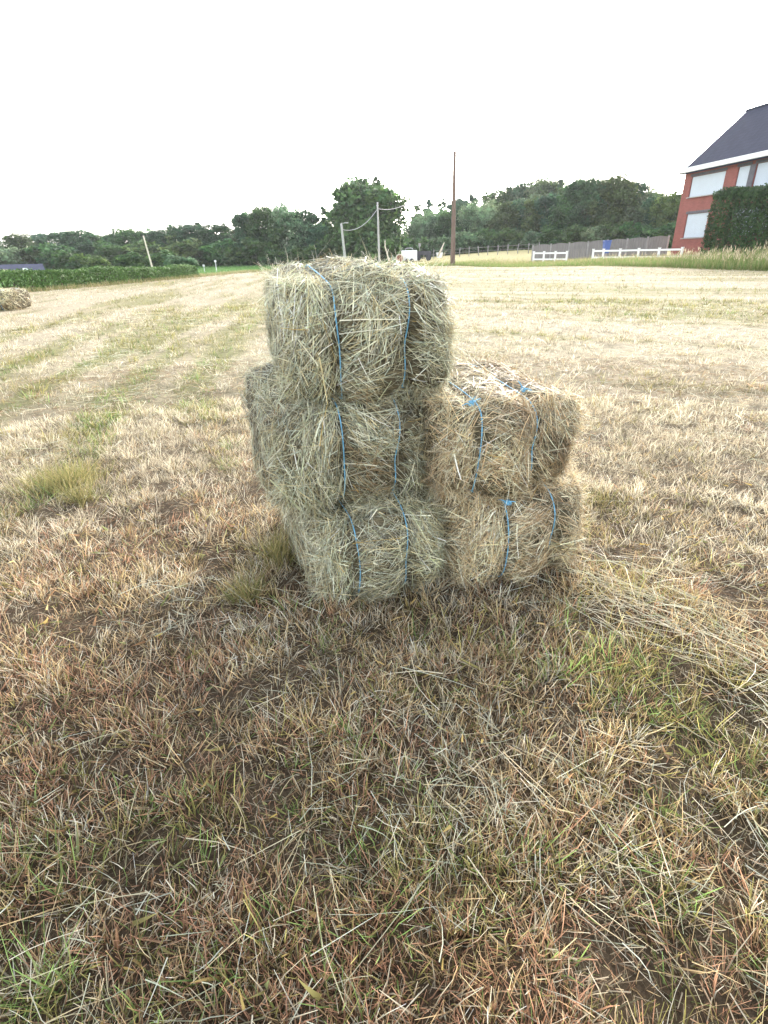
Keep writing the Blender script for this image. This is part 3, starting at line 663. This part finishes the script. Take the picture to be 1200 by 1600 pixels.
def tree(key, x, y, h, label, group, name='tree', wid=1.0, dz=-.1):
    base = {'oak': 13.2, 'tall_a': 12, 'tall_b': 12, 'shrub_a': 4, 'shrub_b': 4}.get(key, 10)
    o = empty(name, (x, y, float(gz(x, y)) + dz), rng.uniform(0, 6.28)); k = h / base; o.scale = (k * wid, k * wid, k)
    cm, tm = PROT[key]
    tr_ = link('trunk', tm, M['bark'], o); cr_ = link('crown', cm, M['leaf'], o)
    tag(o, label, 'tree' if name != 'shrub' else 'shrub', group)
    return o
def colx(px, Y_):  # lateral position for a bearing (kept as plain numbers: bearing tangent * distance)
    return (px - 591) / 925 * Y_
tree('oak', -1.7, 101, 12.7, 'tallest broad round oak-like tree standing behind the lamp post and cable', None, 'oak_tree', 1.2)
# left mass next to the oak
spec = [(392, 104, 8.6, 'round_b'), (420, 102, 9.2, 'round_a'), (452, 104, 9.6, 'round_c'), (482, 105, 8.9, 'round_b'), (512, 108, 9.3, 'tall_a'), (378, 108, 8.0, 'tall_b'), (500, 102, 6.5, 'round_b')]
spec.sort()
for i, (px, Y_, h_, k) in enumerate(spec):
    tree(k, colx(px, Y_), Y_, h_, '%s tree from the left in the dark clump just left of the oak' % ORD[i], 'clump left of the oak')
# far left line
spec = [(-60, 118, 7.0, 'round_c'), (-10, 116, 6.6, 'round_c'), (30, 120, 7.4, 'round_a'), (72, 135, 7.8, 'round_b'), (112, 128, 8.0, 'round_b'), (138, 126, 8.2, 'round_b'), (162, 128, 7.0, 'round_a'), (188, 124, 7.2, 'round_b'), (212, 122, 8.0, 'round_a'),
        (236, 125, 8.0, 'round_c'), (262, 122, 7.8, 'round_b'), (276, 120, 8.6, 'tall_b'), (298, 118, 8.6, 'round_b'), (318, 120, 8.8, 'tall_a'), (338, 116, 8.4, 'round_b'), (356, 114, 8.3, 'tall_b'), (372, 112, 6.4, 'round_b')]
for i, (px, Y_, h_, k) in enumerate(spec):
    tree(k, colx(px, Y_), Y_, h_ * .9, '%s tree from the left in the low treeline beyond the left hedge' % ORD[i], 'low treeline on the left', wid=1.35)
# right wood: front row and taller back row
spec = [(648, 118, 7.6, 'round_c'), (664, 122, 9.4, 'round_c'), (684, 124, 9.6, 'round_c'), (700, 116, 8.4, 'round_a'), (722, 122, 10.2, 'round_b'), (742, 116, 9.8, 'round_c'), (764, 120, 10.0, 'round_c'), (784, 112, 9.0, 'round_a'), (806, 112, 9.6, 'round_b'), (832, 106, 9.4, 'round_a'),
        (856, 104, 9.8, 'round_b'), (884, 100, 11.2, 'round_a'), (912, 98, 11.6, 'round_b'), (940, 96, 11.4, 'round_a'), (968, 98, 10.8, 'round_b'), (992, 96, 9.6, 'round_c'), (1016, 88, 7.6, 'round_b'), (1040, 84, 7.8, 'round_a'), (1062, 84, 7.6, 'round_b')]
for i, (px, Y_, h_, k) in enumerate(spec):
    tree(k, colx(px, Y_), Y_, h_ * .90, '%s tree from the left in the front row of the right-hand wood' % ORD[i], 'front row of the wood')
spec = [(650, 165, 14.0, 'tall_b'), (668, 168, 14.5, 'tall_a'), (690, 166, 14.2, 'tall_b'), (712, 160, 14.2, 'round_b'), (734, 158, 15, 'tall_a'), (752, 155, 15.4, 'tall_b'), (770, 152, 15.8, 'round_a'), (790, 150, 16.2, 'tall_a'), (808, 148, 17.4, 'round_b'), (828, 146, 18.0, 'round_c'),
        (848, 144, 17.8, 'round_a'), (866, 142, 17.4, 'tall_a'), (886, 138, 16.6, 'round_c'), (906, 134, 16.4, 'round_b'), (930, 130, 15.6, 'round_a'), (952, 128, 14.8, 'tall_b'), (974, 128, 13.2, 'tall_b'), (1020, 110, 10.8, 'tall_b'), (1002, 118, 11.2, 'round_b')]
spec.sort()
for i, (px, Y_, h_, k) in enumerate(spec):
    tree(k, colx(px, Y_), Y_, h_ * .80, '%s tree from the left in the taller back row of the right-hand wood' % ORD[i], 'back row of the wood')
spec = [(644, 104, 3.6, 'shrub_b'), (668, 106, 3.4, 'shrub_a'), (692, 106, 3.4, 'shrub_a'), (726, 104, 4.0, 'shrub_a'), (752, 104, 3.2, 'shrub_b'), (776, 102, 3.8, 'shrub_b'), (806, 100, 3.6, 'shrub_b'), (832, 98, 3.2, 'shrub_a'), (862, 96, 3.6, 'shrub_b'), (896, 92, 3.6, 'shrub_b'), (930, 90, 3.6, 'shrub_a'), (966, 88, 3.6, 'shrub_b'), (1000, 84, 3.6, 'shrub_b'), (1035, 80, 3.4, 'shrub_b')]
for i, (px, Y_, h_, k) in enumerate(spec):
    tree(k, colx(px, Y_), Y_, h_, '%s shrub from the left along the foot of the right-hand wood' % ORD[i], 'shrubs at the foot of the wood', 'shrub', 1.2)
spec = [(150, 66, 2.2, 'shrub_b'), (205, 70, 2.4, 'shrub_b'), (255, 74, 2.6, 'shrub_b'), (275, 58, 1.9, 'shrub_a'), (330, 108, 3.6, 'shrub_b'), (375, 100, 3.4, 'shrub_b'), (425, 98, 3.2, 'shrub_b'), (470, 98, 3.2, 'shrub_b'), (515, 98, 3.0, 'shrub_b'), (112, 90, 3.0, 'shrub_b'), (-30, 106, 4.6, 'shrub_b'), (14, 108, 4.4, 'shrub_a'), (60, 112, 4.8, 'shrub_b'), (98, 110, 4.8, 'shrub_b'), (178, 108, 4.8, 'shrub_b'), (228, 108, 5.0, 'shrub_b'), (288, 106, 5.0, 'shrub_b'), (352, 106, 5.0, 'shrub_b'), (405, 100, 4.6, 'shrub_b')]
spec.sort()
for i, (px, Y_, h_, k) in enumerate(spec):
    tree(k, colx(px, Y_), Y_, h_, '%s shrub from the left below the treeline on the left' % ORD[i], 'shrubs below the left treeline', 'shrub', 1.4)

# clipped hedges
def hedge(name, path, h0, h1, thick, n, size, cols, label, bumpy=.12, z_fn=gz):
    o = empty(name, (path[0][0], path[0][1], float(z_fn(*path[0])))); tag(o, label, 'hedge')
    org = np.array(o.location)
    ln = np.array(path, float); cl = np.concatenate([[0], np.cumsum(np.linalg.norm(np.diff(ln, axis=0), axis=1))]); Lt = cl[-1]
    S = Strips()
    s = rng.random(n) * Lt; u = rng.uniform(-1, 1, n); v = rng.random(n)
    # push to the shell
    f = rng.random(n); u = np.where(f < .6, np.sign(u) * rng.uniform(.8, 1.05, n), u); v = np.where((f >= .6) & (f < .93), rng.uniform(.9, 1.04, n), v)
    e_ = f > .95; s = np.where(e_, np.where(rng.random(n) < .5, rng.uniform(0, .15, n), Lt - rng.uniform(0, .15, n)), s)
    hh = h0 + (h1 - h0) * s / Lt; hh = hh * (1 + bumpy * (fbm(s * .9, s * 0 + 3, 101, 3) - .5) * 2)
    tk = thick / 2 * (1 + bumpy * (fbm(s * .8, v * 2, 103, 2) - .5) * 2) * (1 - .12 * v)
    dirx = np.gradient(ln[:, 0], cl); diry = np.gradient(ln[:, 1], cl)
    dx, dy = np.interp(s, cl, dirx), np.interp(s, cl, diry); nx_, ny_ = -dy, dx
    x = np.interp(s, cl, ln[:, 0]) + nx_ * u * tk; y = np.interp(s, cl, ln[:, 1]) + ny_ * u * tk
    P = np.stack([x, y, z_fn(x, y) + .03 + v * hh], 1) - org + rng.normal(0, .035, (n, 3))
    N_ = norm(np.stack([nx_ * u, ny_ * u, (v - .5) * 1.5], 1))
    cl_c = fbm(s * 2.2, v * 3 + u, 107, 3)
    C = cols[rng.integers(0, len(cols), n)] * (.55 + .9 * cl_c)[:, None] * rng.uniform(.75, 1.25, n)[:, None]
    leaves(S, P, N_, rng.uniform(.6, 1.3, n) * size, C)
    link('foliage', S.mesh(name + '_foliage'), M['hedge_leaf'], o)
    # dark woody interior: stems
    k = int(Lt / .45); Vs, Fs, m_ = [], [], 0
    for i in range(k):
        si = (i + .5) / k * Lt; bx_, by_ = np.interp(si, cl, ln[:, 0]), np.interp(si, cl, ln[:, 1])
        for q in range(3):
            p0 = np.array([bx_, by_, float(z_fn(bx_, by_))]) - org; p1 = p0 + np.array([rng.normal(0, .18), rng.normal(0, .18), (h0 + (h1 - h0) * si / Lt) * .85])
            v_, f_ = tube_data(np.stack([p0, (p0 + p1) / 2 + rng.normal(0, .05, 3), p1]), [.03, .022, .01], 5); Vs.append(v_); Fs.append(f_ + m_); m_ += len(v_)
    st_ = link('stems', mesh_np(name + '_stems', np.concatenate(Vs), np.concatenate(Fs)), M['bark'], o); st_['kind'] = 'stuff'
    return o
HL = np.array([[.075, .15, .035], [.09, .175, .04], [.06, .125, .035], [.11, .19, .05]])
HD = np.array([[.04, .085, .03], [.05, .10, .032], [.035, .075, .03], [.06, .11, .035]])
hedge('hedge', [(-21.0, 19.6), (-16.5, 24.2), (-15.4, 27.7), (-14.4, 36), (-13.9, 43.3)], .80, .70, 1.2, 34000, .065, HL, 'low bright green clipped hedge running along the left edge of the field', .17)
hedge('hedge', [(25.0, 44.4), (25.7, 40), (26.5, 35.5), (27.6, 30)], 4.15, 3.9, 1.9, 36000, .12, HD, 'tall dark green clipped hedge standing in front of the brick house', .05)

# ------------------------------------------------------------------ brick house on the right
P0 = np.array([25.72, 52.0]); AZ = R(-10.2); GZH = .35
# local frame: x along the facade towards the camera, y into the house; facade is local y = 0 (outward normal -y)
house = empty('brick_house', (P0[0], P0[1], 0)); ang = math.atan2(-math.cos(AZ), -math.sin(AZ)); house.rotation_euler = (0, 0, ang)
tag(house, 'red brick house with dark tiled roof and closed white shutters beyond the hedge', 'house')
K = 1.368
def hz(z): return 1.1 + (z - 1.1) * K
LEN, DEP = 15.0, 9.2; EAV = hz(5.36)
wins = [(.63 * K, 3.36 * K, hz(3.95), hz(5.02)), (4.23 * K, 5.08 * K, hz(3.98), hz(5.06)), (5.46 * K, 7.6 * K, hz(3.98), hz(5.06)), (.84 * K, 2.68 * K, hz(1.75), hz(3.05)), (4.6 * K, 7.2 * K, hz(1.75), hz(3.05))]
# facade with real openings (grid of boxes around the holes), y sign: house body is on +y or -y side
# rotation maps local +x to the direction towards the camera; local +y = left of that = away from the camera side (+X world)
SY = 1.0
xs = sorted({0, LEN, *[w_[0] for w_ in wins], *[w_[1] for w_ in wins]}); zs = sorted({GZH - .6, EAV, *[w_[2] for w_ in wins], *[w_[3] for w_ in wins]})
bm = bmesh.new()
for i in range(len(xs) - 1):
    for j in range(len(zs) - 1):
        cx_, cz_ = (xs[i] + xs[i + 1]) / 2, (zs[j] + zs[j + 1]) / 2
        if any(w_[0] < cx_ < w_[1] and w_[2] < cz_ < w_[3] for w_ in wins): continue
        vv = [bm.verts.new(p) for p in ((xs[i], 0, zs[j]), (xs[i + 1], 0, zs[j]), (xs[i + 1], 0, zs[j + 1]), (xs[i], 0, zs[j + 1]))]; bm.faces.new(vv)
        # reveals come from the frame below
# other walls, with the gable triangles
RID = EAV + 3.95; mid = DEP / 2
def quad(*pts_): bm.faces.new([bm.verts.new(p) for p in pts_])
for xe in (0, LEN):
    quad((xe, 0, zs[0]), (xe, DEP, zs[0]), (xe, DEP, EAV), (xe, mid, RID), (xe, 0, EAV))
quad((0, DEP, zs[0]), (LEN, DEP, zs[0]), (LEN, DEP, EAV), (0, DEP, EAV))
for (a0, a1, z0, z1) in wins:  # reveals
    for q in (((a0, 0, z0), (a0, .14, z0), (a0, .14, z1), (a0, 0, z1)), ((a1, 0, z0), (a1, .14, z0), (a1, .14, z1), (a1, 0, z1)), ((a0, 0, z1), (a1, 0, z1), (a1, .14, z1), (a0, .14, z1)), ((a0, 0, z0), (a1, 0, z0), (a1, .14, z0), (a0, .14, z0))): quad(*q)
bmesh.ops.remove_doubles(bm, verts=bm.verts[:], dist=.001)
wall_o = link('wall', bm_mesh(bm, 'house_wall'), M['brick'], house)
for (a0, a1, z0, z1) in wins:
    cx_, cz_ = (a0 + a1) / 2, (z0 + z1) / 2
    bm = bmesh.new(); fw_ = .09
    for c, d_ in (((cx_, .13, z1 - fw_ / 2), (a1 - a0 - .004, .07, fw_)), ((cx_, .13, z0 + fw_ / 2), (a1 - a0 - .004, .07, fw_)), ((a0 + fw_ / 2, .13, cz_), (fw_, .07, z1 - z0 - 2 * fw_)), ((a1 - fw_ / 2, .13, cz_), (fw_, .07, z1 - z0 - 2 * fw_))): box_bm(bm, c, d_)
    wn = link('window', bm_mesh(bm, 'window_frame'), M['window_frame'], house)
    # closed roller shutter built from slats
    bm = bmesh.new(); ns = int((z1 - z0 - .04) / .055); hh = (z1 - z0 - .04) / ns
    for k in range(ns): box_bm(bm, (cx_, .085 + .004 * (k % 2), z0 + .02 + (k + .5) * hh), (a1 - a0 - .10, .016, hh * .96))
    link('shutter', bm_mesh(bm, 'shutter'), M['shutter'], wn)
    box('sill', (cx_, -.03, z0 - .035), (a1 - a0 + .12, .22, .06), M['concrete'], wn)
    box('lintel', (cx_, -.012, z1 + .10), (a1 - a0 + .2, .05, .18), M['dark_stone'], wn)
box('mullion_panel', ((5.08 + 5.46) / 2 * K, -.015, hz(4.52)), (.38 * K - .02, .06, hz(5.06) - hz(3.98)), M['dark_stone'], house)
# roof: two pitched slabs with overhang
def roof_slab(side):
    bm = bmesh.new(); ov = .45; sl = (RID - EAV) / mid
    y0, y1 = (-ov, mid) if side == 0 else (DEP + ov, mid)
    z0_, z1_ = EAV - ov * sl + .30, RID + .30
    top = [(-.15, y0, z0_), (LEN + .3, y0, z0_), (LEN + .3, y1, z1_), (-.15, y1, z1_)]; th_ = .16
    vt = [bm.verts.new(p) for p in top]; vb = [bm.verts.new((p[0], p[1], p[2] - th_)) for p in top]
    bm.faces.new(vt); bm.faces.new(vb[::-1])
    for i in range(4): bm.faces.new((vt[i], vb[i], vb[(i + 1) % 4], vt[(i + 1) % 4]))
    return bm_mesh(bm, 'roof')
rf = link('roof', roof_slab(0), M['roof_tiles'], house); link('roof', roof_slab(1), M['roof_tiles'], house)
# ridge cap
tube('ridge_cap', np.array([(-.2, mid, RID + .31), (LEN / 2, mid, RID + .31), (LEN + .3, mid, RID + .31)]), .11, M['roof_tiles'], rf, n=8)
box('cornice', (LEN / 2 + .05, -.30, EAV + .03), (LEN + .45, .5, .34), M['white_paint'], house, bevel=.02)
box('plinth', (LEN / 2, -.02, GZH + .1), (LEN + .04, .08, .5), M['concrete'], house)

# ------------------------------------------------------------------ far house on the left
fh = empty('distant_house', (-56.0, 92, -.3), R(38)); tag(fh, 'small far house with dark blue roof and skylight behind the left hedge', 'house')
def gable(name, c, d, rise, mw, mr_, parent, ov=.3):
    x, y, z = c; w_, l_, h_ = d
    bm = bmesh.new(); box_bm(bm, (x, y, z + h_ / 2), d)
    for s_ in (-1, 1):
        bm.faces.new([bm.verts.new(p) for p in ((x + s_ * w_ / 2, y - l_ / 2, z + h_), (x + s_ * w_ / 2, y + l_ / 2, z + h_), (x + s_ * w_ / 2, y, z + h_ + rise))])
    link('wall', bm_mesh(bm, 'wall'), mw, parent)
    bm = bmesh.new()
    for s_ in (-1, 1):
        e_ = rise * ov * 2 / l_
        p = [(x - w_ / 2 - ov, y + s_ * (l_ / 2 + ov), z + h_ - e_ + .05), (x + w_ / 2 + ov, y + s_ * (l_ / 2 + ov), z + h_ - e_ + .05), (x + w_ / 2 + ov, y, z + h_ + rise + .05), (x - w_ / 2 - ov, y, z + h_ + rise + .05)]
        vt = [bm.verts.new(q) for q in p]; vb = [bm.verts.new((q[0], q[1], q[2] - .12)) for q in p]; bm.faces.new(vt); bm.faces.new(vb)
        for i in range(4): bm.faces.new((vt[i], vb[i], vb[(i + 1) % 4], vt[(i + 1) % 4]))
    return link('roof', bm_mesh(bm, 'roof'), mr_, parent)
ro = gable('h', (0, 0, -1.6), (6.0, 4.6, 1.1), 1.85, M['white_paint'], M['slate_blue'], fh)
sl_ = Matrix.Rotation(math.atan2(1.85, 2.3), 4, 'X')
box('skylight', (.6, -1.05, .57), (.7, .75, .06), M['glass'], ro, rot=sl_); box('skylight', (2.3, -1.75, .02), (.5, .9, .06), M['glass'], ro, rot=sl_)
fh2 = empty('distant_barn', (-58.5, 84, -.6), R(25)); tag(fh2, 'low far building with pinkish tiled roof at the left edge behind the hedge', 'building')
gable('b', (0, 0, -1.4), (9, 4.5, 1.2), 1.25, M['concrete'], M['pink_roof'], fh2)

# ------------------------------------------------------------------ poles, posts, cable
def pole(name, x, y, h, r0_, r1_, mat, label, cat, lean=(0, 0), cap=False):
    o = empty(name, (x, y, float(gz(x, y)))); tag(o, label, cat)
    z = np.linspace(-.3, h, 10); p = np.stack([lean[0] * z / h, lean[1] * z / h, z], 1)
    tube('shaft', p, np.linspace(r0_, r1_, 10), mat, o, n=12)
    return o
pw_ = pole('utility_pole', 7.75, 61.5, 10.0, .26, .15, M['pole_wood'], 'tall bare brown wooden pole standing right of the bale stack', 'pole', (-.15, 0))
lp = pole('street_lamp', -4.35, 78, 5.0, .19, .13, M['concrete'], 'short pale concrete lamp post with small lamp head left of the cable', 'street lamp', (-.35, 0))
bm = bmesh.new(); box_bm(bm, (-.05, 0, 5.03), (.55, .14, .07)); box_bm(bm, (.32, 0, 5.06), (.5, .26, .14), bevel=.03); link('lamp_head', bm_mesh(bm, 'lamp_head'), M['concrete'], lp)
p2 = pole('utility_pole', .12, 84, 7.6, .17, .11, M['concrete'], 'slim pale pole in front of the oak carrying the cable', 'pole', (-.1, 0))
box('insulator', (-.1, 0, 7.2), (.35, .09, .09), M['concrete'], p2)
def cable(name, a, b_, sag, label):
    tt = np.linspace(0, 1, 24)[:, None]; a = np.array(a, float); b_ = np.array(b_, float)
    p = a + (b_ - a) * tt; p[:, 2] -= (4 * sag * tt * (1 - tt))[:, 0]
    o = tube('overhead_cable', p, .035, M['cable'], None, n=6); tag(o, label, 'cable', 'overhead cables')
cable('c', (-4.55, 78, 4.3), (.02, 84, 7.0), .9, 'sagging cable between the lamp post and the slim pole')
cable('c', (.02, 84, 7.0), (4.6, 93, 8.3), .4, 'cable running from the slim pole towards the right into the oak')
pole('leaning_pole', -23.0, 60, 3.4, .10, .06, M['dead_wood'], 'thin leaning wooden pole standing behind the left hedge', 'pole', (-.35, 0))
# two little white marker posts by the green field
for i, (x, y, h_, lb) in enumerate(((-17.8, 60, .62, 'left of two small white marker posts on the green field edge'), (-16.7, 60.5, 1.0, 'right and taller of two small white marker posts on the green field edge'))):
    o = pole('marker_post', x, y, h_, .035, .03, M['white_paint'], lb, 'post'); o['group'] = 'white marker posts'
    box('cap', (0, -.02, h_ - .02), (.22, .06, .2), M['white_paint'], o, bevel=.02)

# bleached dead trunk and plank, white trailer box, tub, wheel, sign post near the centre
rg = np.random.default_rng(5)
z = np.linspace(0, 2.9, 14); pp = np.stack([.25 * np.sin(z * 2.1) * .5 - .12 * z, 0 * z, z - .2], 1) + rg.normal(0, .03, (14, 3))
o = empty('dead_trunk', (1.3, 76, float(gz(1.3, 76)))); tag(o, 'bleached twisted dead trunk sticking up left of the white box', 'tree stump')
tube('stem', pp, np.linspace(.17, .05, 14) * rg.uniform(.85, 1.2, 14), M['dead_wood'], o, n=8); tube('stub', np.array([pp[7], pp[7] + (.15, 0, .22), pp[7] + (.2, 0, .42)]), [.06, .05, .02], M['dead_wood'], o, n=6)
o = empty('leaning_plank', (8.0, 76, float(gz(8.0, 76)))); tag(o, 'pale plank leaning up at an angle beside the wooden pole', 'plank')
tube('board', np.array([(-.35, 0, .5), (0, 0, 1.2), (.42, 0, 2.1)]), [.13, .14, .05], M['dead_wood'], o, n=4)
x, y = 4.05, 78; g_ = float(gz(x, y))
o = empty('white_trailer', (x, y, g_)); tag(o, 'small white box trailer parked at the far edge of the field', 'trailer')
box('box_body', (0, 0, .80), (2.0, 1.6, 1.25), M['white_sheet'], o, bevel=.05)
tube('roof_rail', np.array([(-.5, 0, 1.42), (-.42, 0, 1.66), (.0, 0, 1.70), (.45, 0, 1.66), (.5, 0, 1.42)]), .03, M['cable'], o, n=6)
for s_ in (-.75, .75):
    bm = bmesh.new(); bmesh.ops.create_cone(bm, cap_ends=True, segments=18, radius1=.26, radius2=.26, depth=.18, matrix=Matrix.Translation((s_ * .4, -.82, .2)) @ Matrix.Rotation(R(90), 4, 'X')); link('wheel', bm_mesh(bm, 'wheel'), M['dark_metal'], o)
tube('drawbar', np.array([(1.0, 0, .35), (1.5, 0, .4), (2.1, 0, .38)]), .05, M['dark_metal'], o, n=6)
o = empty('cable_reel', (2.75, 77, float(gz(2.75, 77)))); tag(o, 'round rusty brown reel with pale rim left of the white box', 'reel')
for dy_, rr_, mt_, nm in ((0, .42, M['rust'], 'drum'), (-.12, .47, M['dead_wood'], 'rim')):
    if nm == 'drum':
        bm = bmesh.new(); bmesh.ops.create_cone(bm, cap_ends=True, segments=20, radius1=rr_, radius2=rr_, depth=.4, matrix=Matrix.Translation((0, 0, .55)) @ Matrix.Rotation(R(90), 4, 'X')); link(nm, bm_mesh(bm, nm), mt_, o)
    else:
        a_ = np.linspace(0, 2 * math.pi, 25); tube(nm, np.stack([np.cos(a_) * rr_, 0 * a_ - .21, np.sin(a_) * rr_ + .55], 1), .06, mt_, o, n=6, cap=False)
o = empty('water_tub', (8.15, 79, float(gz(8.15, 79)))); tag(o, 'small white tub beside the wooden pole', 'tub')
bm = bmesh.new(); bmesh.ops.create_cone(bm, cap_ends=True, segments=16, radius1=.34, radius2=.44, depth=.6, matrix=Matrix.Translation((0, 0, .55))); link('tub_body', bm_mesh(bm, 'tub'), M['white_sheet'], o)
bm = bmesh.new(); bmesh.ops.create_cone(bm, cap_ends=True, segments=16, radius1=.46, radius2=.46, depth=.06, matrix=Matrix.Translation((0, 0, .86))); link('rim', bm_mesh(bm, 'rim'), M['white_sheet'], o)
o = empty('farm_cart', (6.0, 80, float(gz(6, 80)))); tag(o, 'dark low farm cart right of the white box', 'cart')
box('bed', (0, 0, .75), (2.2, 1.4, .16), M['dark_metal'], o); box('side_board', (0, -.7, 1.0), (2.2, .06, .36), M['dark_metal'], o)
for s_ in (-.7, .7):
    bm = bmesh.new(); bmesh.ops.create_cone(bm, cap_ends=True, segments=18, radius1=.38, radius2=.38, depth=.16, matrix=Matrix.Translation((s_, -.74, .38)) @ Matrix.Rotation(R(90), 4, 'X')); link('wheel', bm_mesh(bm, 'wheel'), M['dark_metal'], o)
o = pole('sign_post', 5.7, 82, 1.9, .04, .04, M['post_grey'], 'thin post with small square plate behind the dark cart', 'sign'); box('plate', (0, -.03, 1.95), (.34, .03, .4), M['post_grey'], o)

# wire fence in front of the wood
wf = empty('wire_fence', (9.6, 86, 0)); tag(wf, 'thin wire fence on wooden posts at the foot of the wood', 'fence')
fp = [(8.0 + 1.15 * k, 86 - .9 * k) for k in range(12)]
for k, (x, y) in enumerate(fp):
    g_ = float(gz(x, y)); lx, ly = x - 9.6, y - 86
    tube('post', np.array([(lx, ly, g_ - .2), (lx + rng.normal(0, .03), ly, g_ + .6), (lx + rng.normal(0, .05), ly, g_ + 1.2)]), .055, M['post_grey'], wf, n=6)
for hgt in (.55, 1.0):
    tube('wire', np.array([(x - 9.6, y - 86, float(gz(x, y)) + hgt) for x, y in fp]), .018, M['post_grey'], wf, n=4, cap=False)

# grey panel fence with scalloped tops between the pole and the house
pf = empty('panel_fence', (15.1, 58, 0)); tag(pf, 'weathered grey wooden panel fence with scalloped tops beside the brick house', 'fence')
A = np.array([15.1, 58.0]); B2 = np.array([25.9, 53.2]); NP = 7
for k in range(NP + 1):
    q = A + (B2 - A) * k / NP; top = 1.78 + (2.26 - 1.78) * k / NP
    box('post', (q[0] - A[0], q[1] - A[1], top / 2), (.13, .13, top + .06), M['post_grey'], pf)
    if k < NP:
        q2 = A + (B2 - A) * (k + 1) / NP; top2 = 1.78 + (2.26 - 1.78) * (k + 1) / NP
        n_ = 14; bm = bmesh.new(); tt = np.linspace(.035, .965, n_ + 1)
        for i in range(n_):  # boards joined in one panel, tops on a shallow arch
            t0_, t1_ = tt[i], tt[i + 1] - .004; tm_ = (t0_ + t1_) / 2; c = A + (B2 - A) * (k + tm_) / NP - A
            wv = np.linalg.norm(B2 - A) / NP * (t1_ - t0_); hgt = top + (top2 - top) * tm_ - .16 + .13 * math.sin(math.pi * tm_) ** .8
            box_bm(bm, (c[0], c[1] + .012 * (i % 2), hgt / 2 + .1), (wv, .03, hgt - .2 + .1), Matrix.Rotation(math.atan2(B2[1] - A[1], B2[0] - A[0]), 4, 'Z'))
        link('panel', bm_mesh(bm, 'panel'), M['panel'], pf)

def white_fence(pts_, tops, label):
    o = empty('white_fence', (pts_[0][0], pts_[0][1], 0)); tag(o, label, 'fence', 'low white fences'); org = np.array(pts_[0])
    L_ = [np.array([p[0] - org[0], p[1] - org[1]]) for p in pts_]
    for p, tp in zip(L_, tops):
        g_ = float(gz(*(p + org))) - .2; bm = bmesh.new(); box_bm(bm, (p[0], p[1], (tp + g_) / 2), (.14, .14, tp - g_), bevel=.01)
        box_bm(bm, (p[0], p[1], tp + .02), (.19, .19, .05), bevel=.012); link('post', bm_mesh(bm, 'post'), M['white_paint'], o)
    for i in range(len(L_) - 1):
        a, b_ = L_[i], L_[i + 1]; v = b_ - a; ln_ = np.linalg.norm(v); c = (a + b_) / 2; tz = (tops[i] + tops[i + 1]) / 2; rot = Matrix.Rotation(math.atan2(v[1], v[0]), 4, 'Z') @ Matrix.Rotation(-math.atan2(tops[i + 1] - tops[i], ln_), 4, 'Y')
        for dz in (-.12, -.62): box('rail', (c[0], c[1], tz + dz), (ln_ - .145, .07, .13), M['white_paint'], o, rot=rot, bevel=.01)
q1 = [(colx(p, y_), y_) for p, y_ in ((834, 54), (850, 53.2), (868, 52.4), (886, 51.6))]
white_fence(q1, [1.19, 1.18, 1.17, 1.16], 'shorter white post-and-rail fence left of the gap')
q2 = [(colx(p, y_), y_) for p, y_ in ((927, 50), (943, 49.5), (969, 48.6), (998, 47.4), (1030, 46), (1066, 44.4))]
white_fence(q2, [1.26, 1.26, 1.25, 1.25, 1.24, 1.24], 'longer white post-and-rail fence in front of the brick house')
o = empty('blue_bin', (19.6, 51.0, float(gz(19.6, 51)))); tag(o, 'blue plastic bin standing behind the longer white fence', 'bin')
bm = bmesh.new(); r_ = bmesh.ops.create_cone(bm, cap_ends=True, segments=4, radius1=.28, radius2=.38, depth=.9, matrix=Matrix.Translation((0, 0, .9)) @ Matrix.Rotation(R(45), 4, 'Z')); link('bin_body', bm_mesh(bm, 'bin'), M['blue_plastic'], o)
box('lid', (0, 0, 1.40), (.6, .6, .1), M['blue_plastic'], o, bevel=.03)

# ------------------------------------------------------------------ evening haze
bm = bmesh.new(); box_bm(bm, (0, 300, 13.5), (900, 900, 30))
hzo = link('haze', bm_mesh(bm, 'haze')); tag(hzo, kind='stuff')
ma = bpy.data.materials.new('haze'); ma.use_nodes = True; t = ma.node_tree; t.nodes.clear()
pv = nd(t, 'ShaderNodeVolumePrincipled'); pv.inputs['Color'].default_value = (.93, .96, 1, 1); pv.inputs['Density'].default_value = .00028; pv.inputs['Anisotropy'].default_value = .2
out_ = nd(t, 'ShaderNodeOutputMaterial'); t.links.new(pv.outputs[0], out_.inputs['Volume']); hzo.data.materials.append(ma)
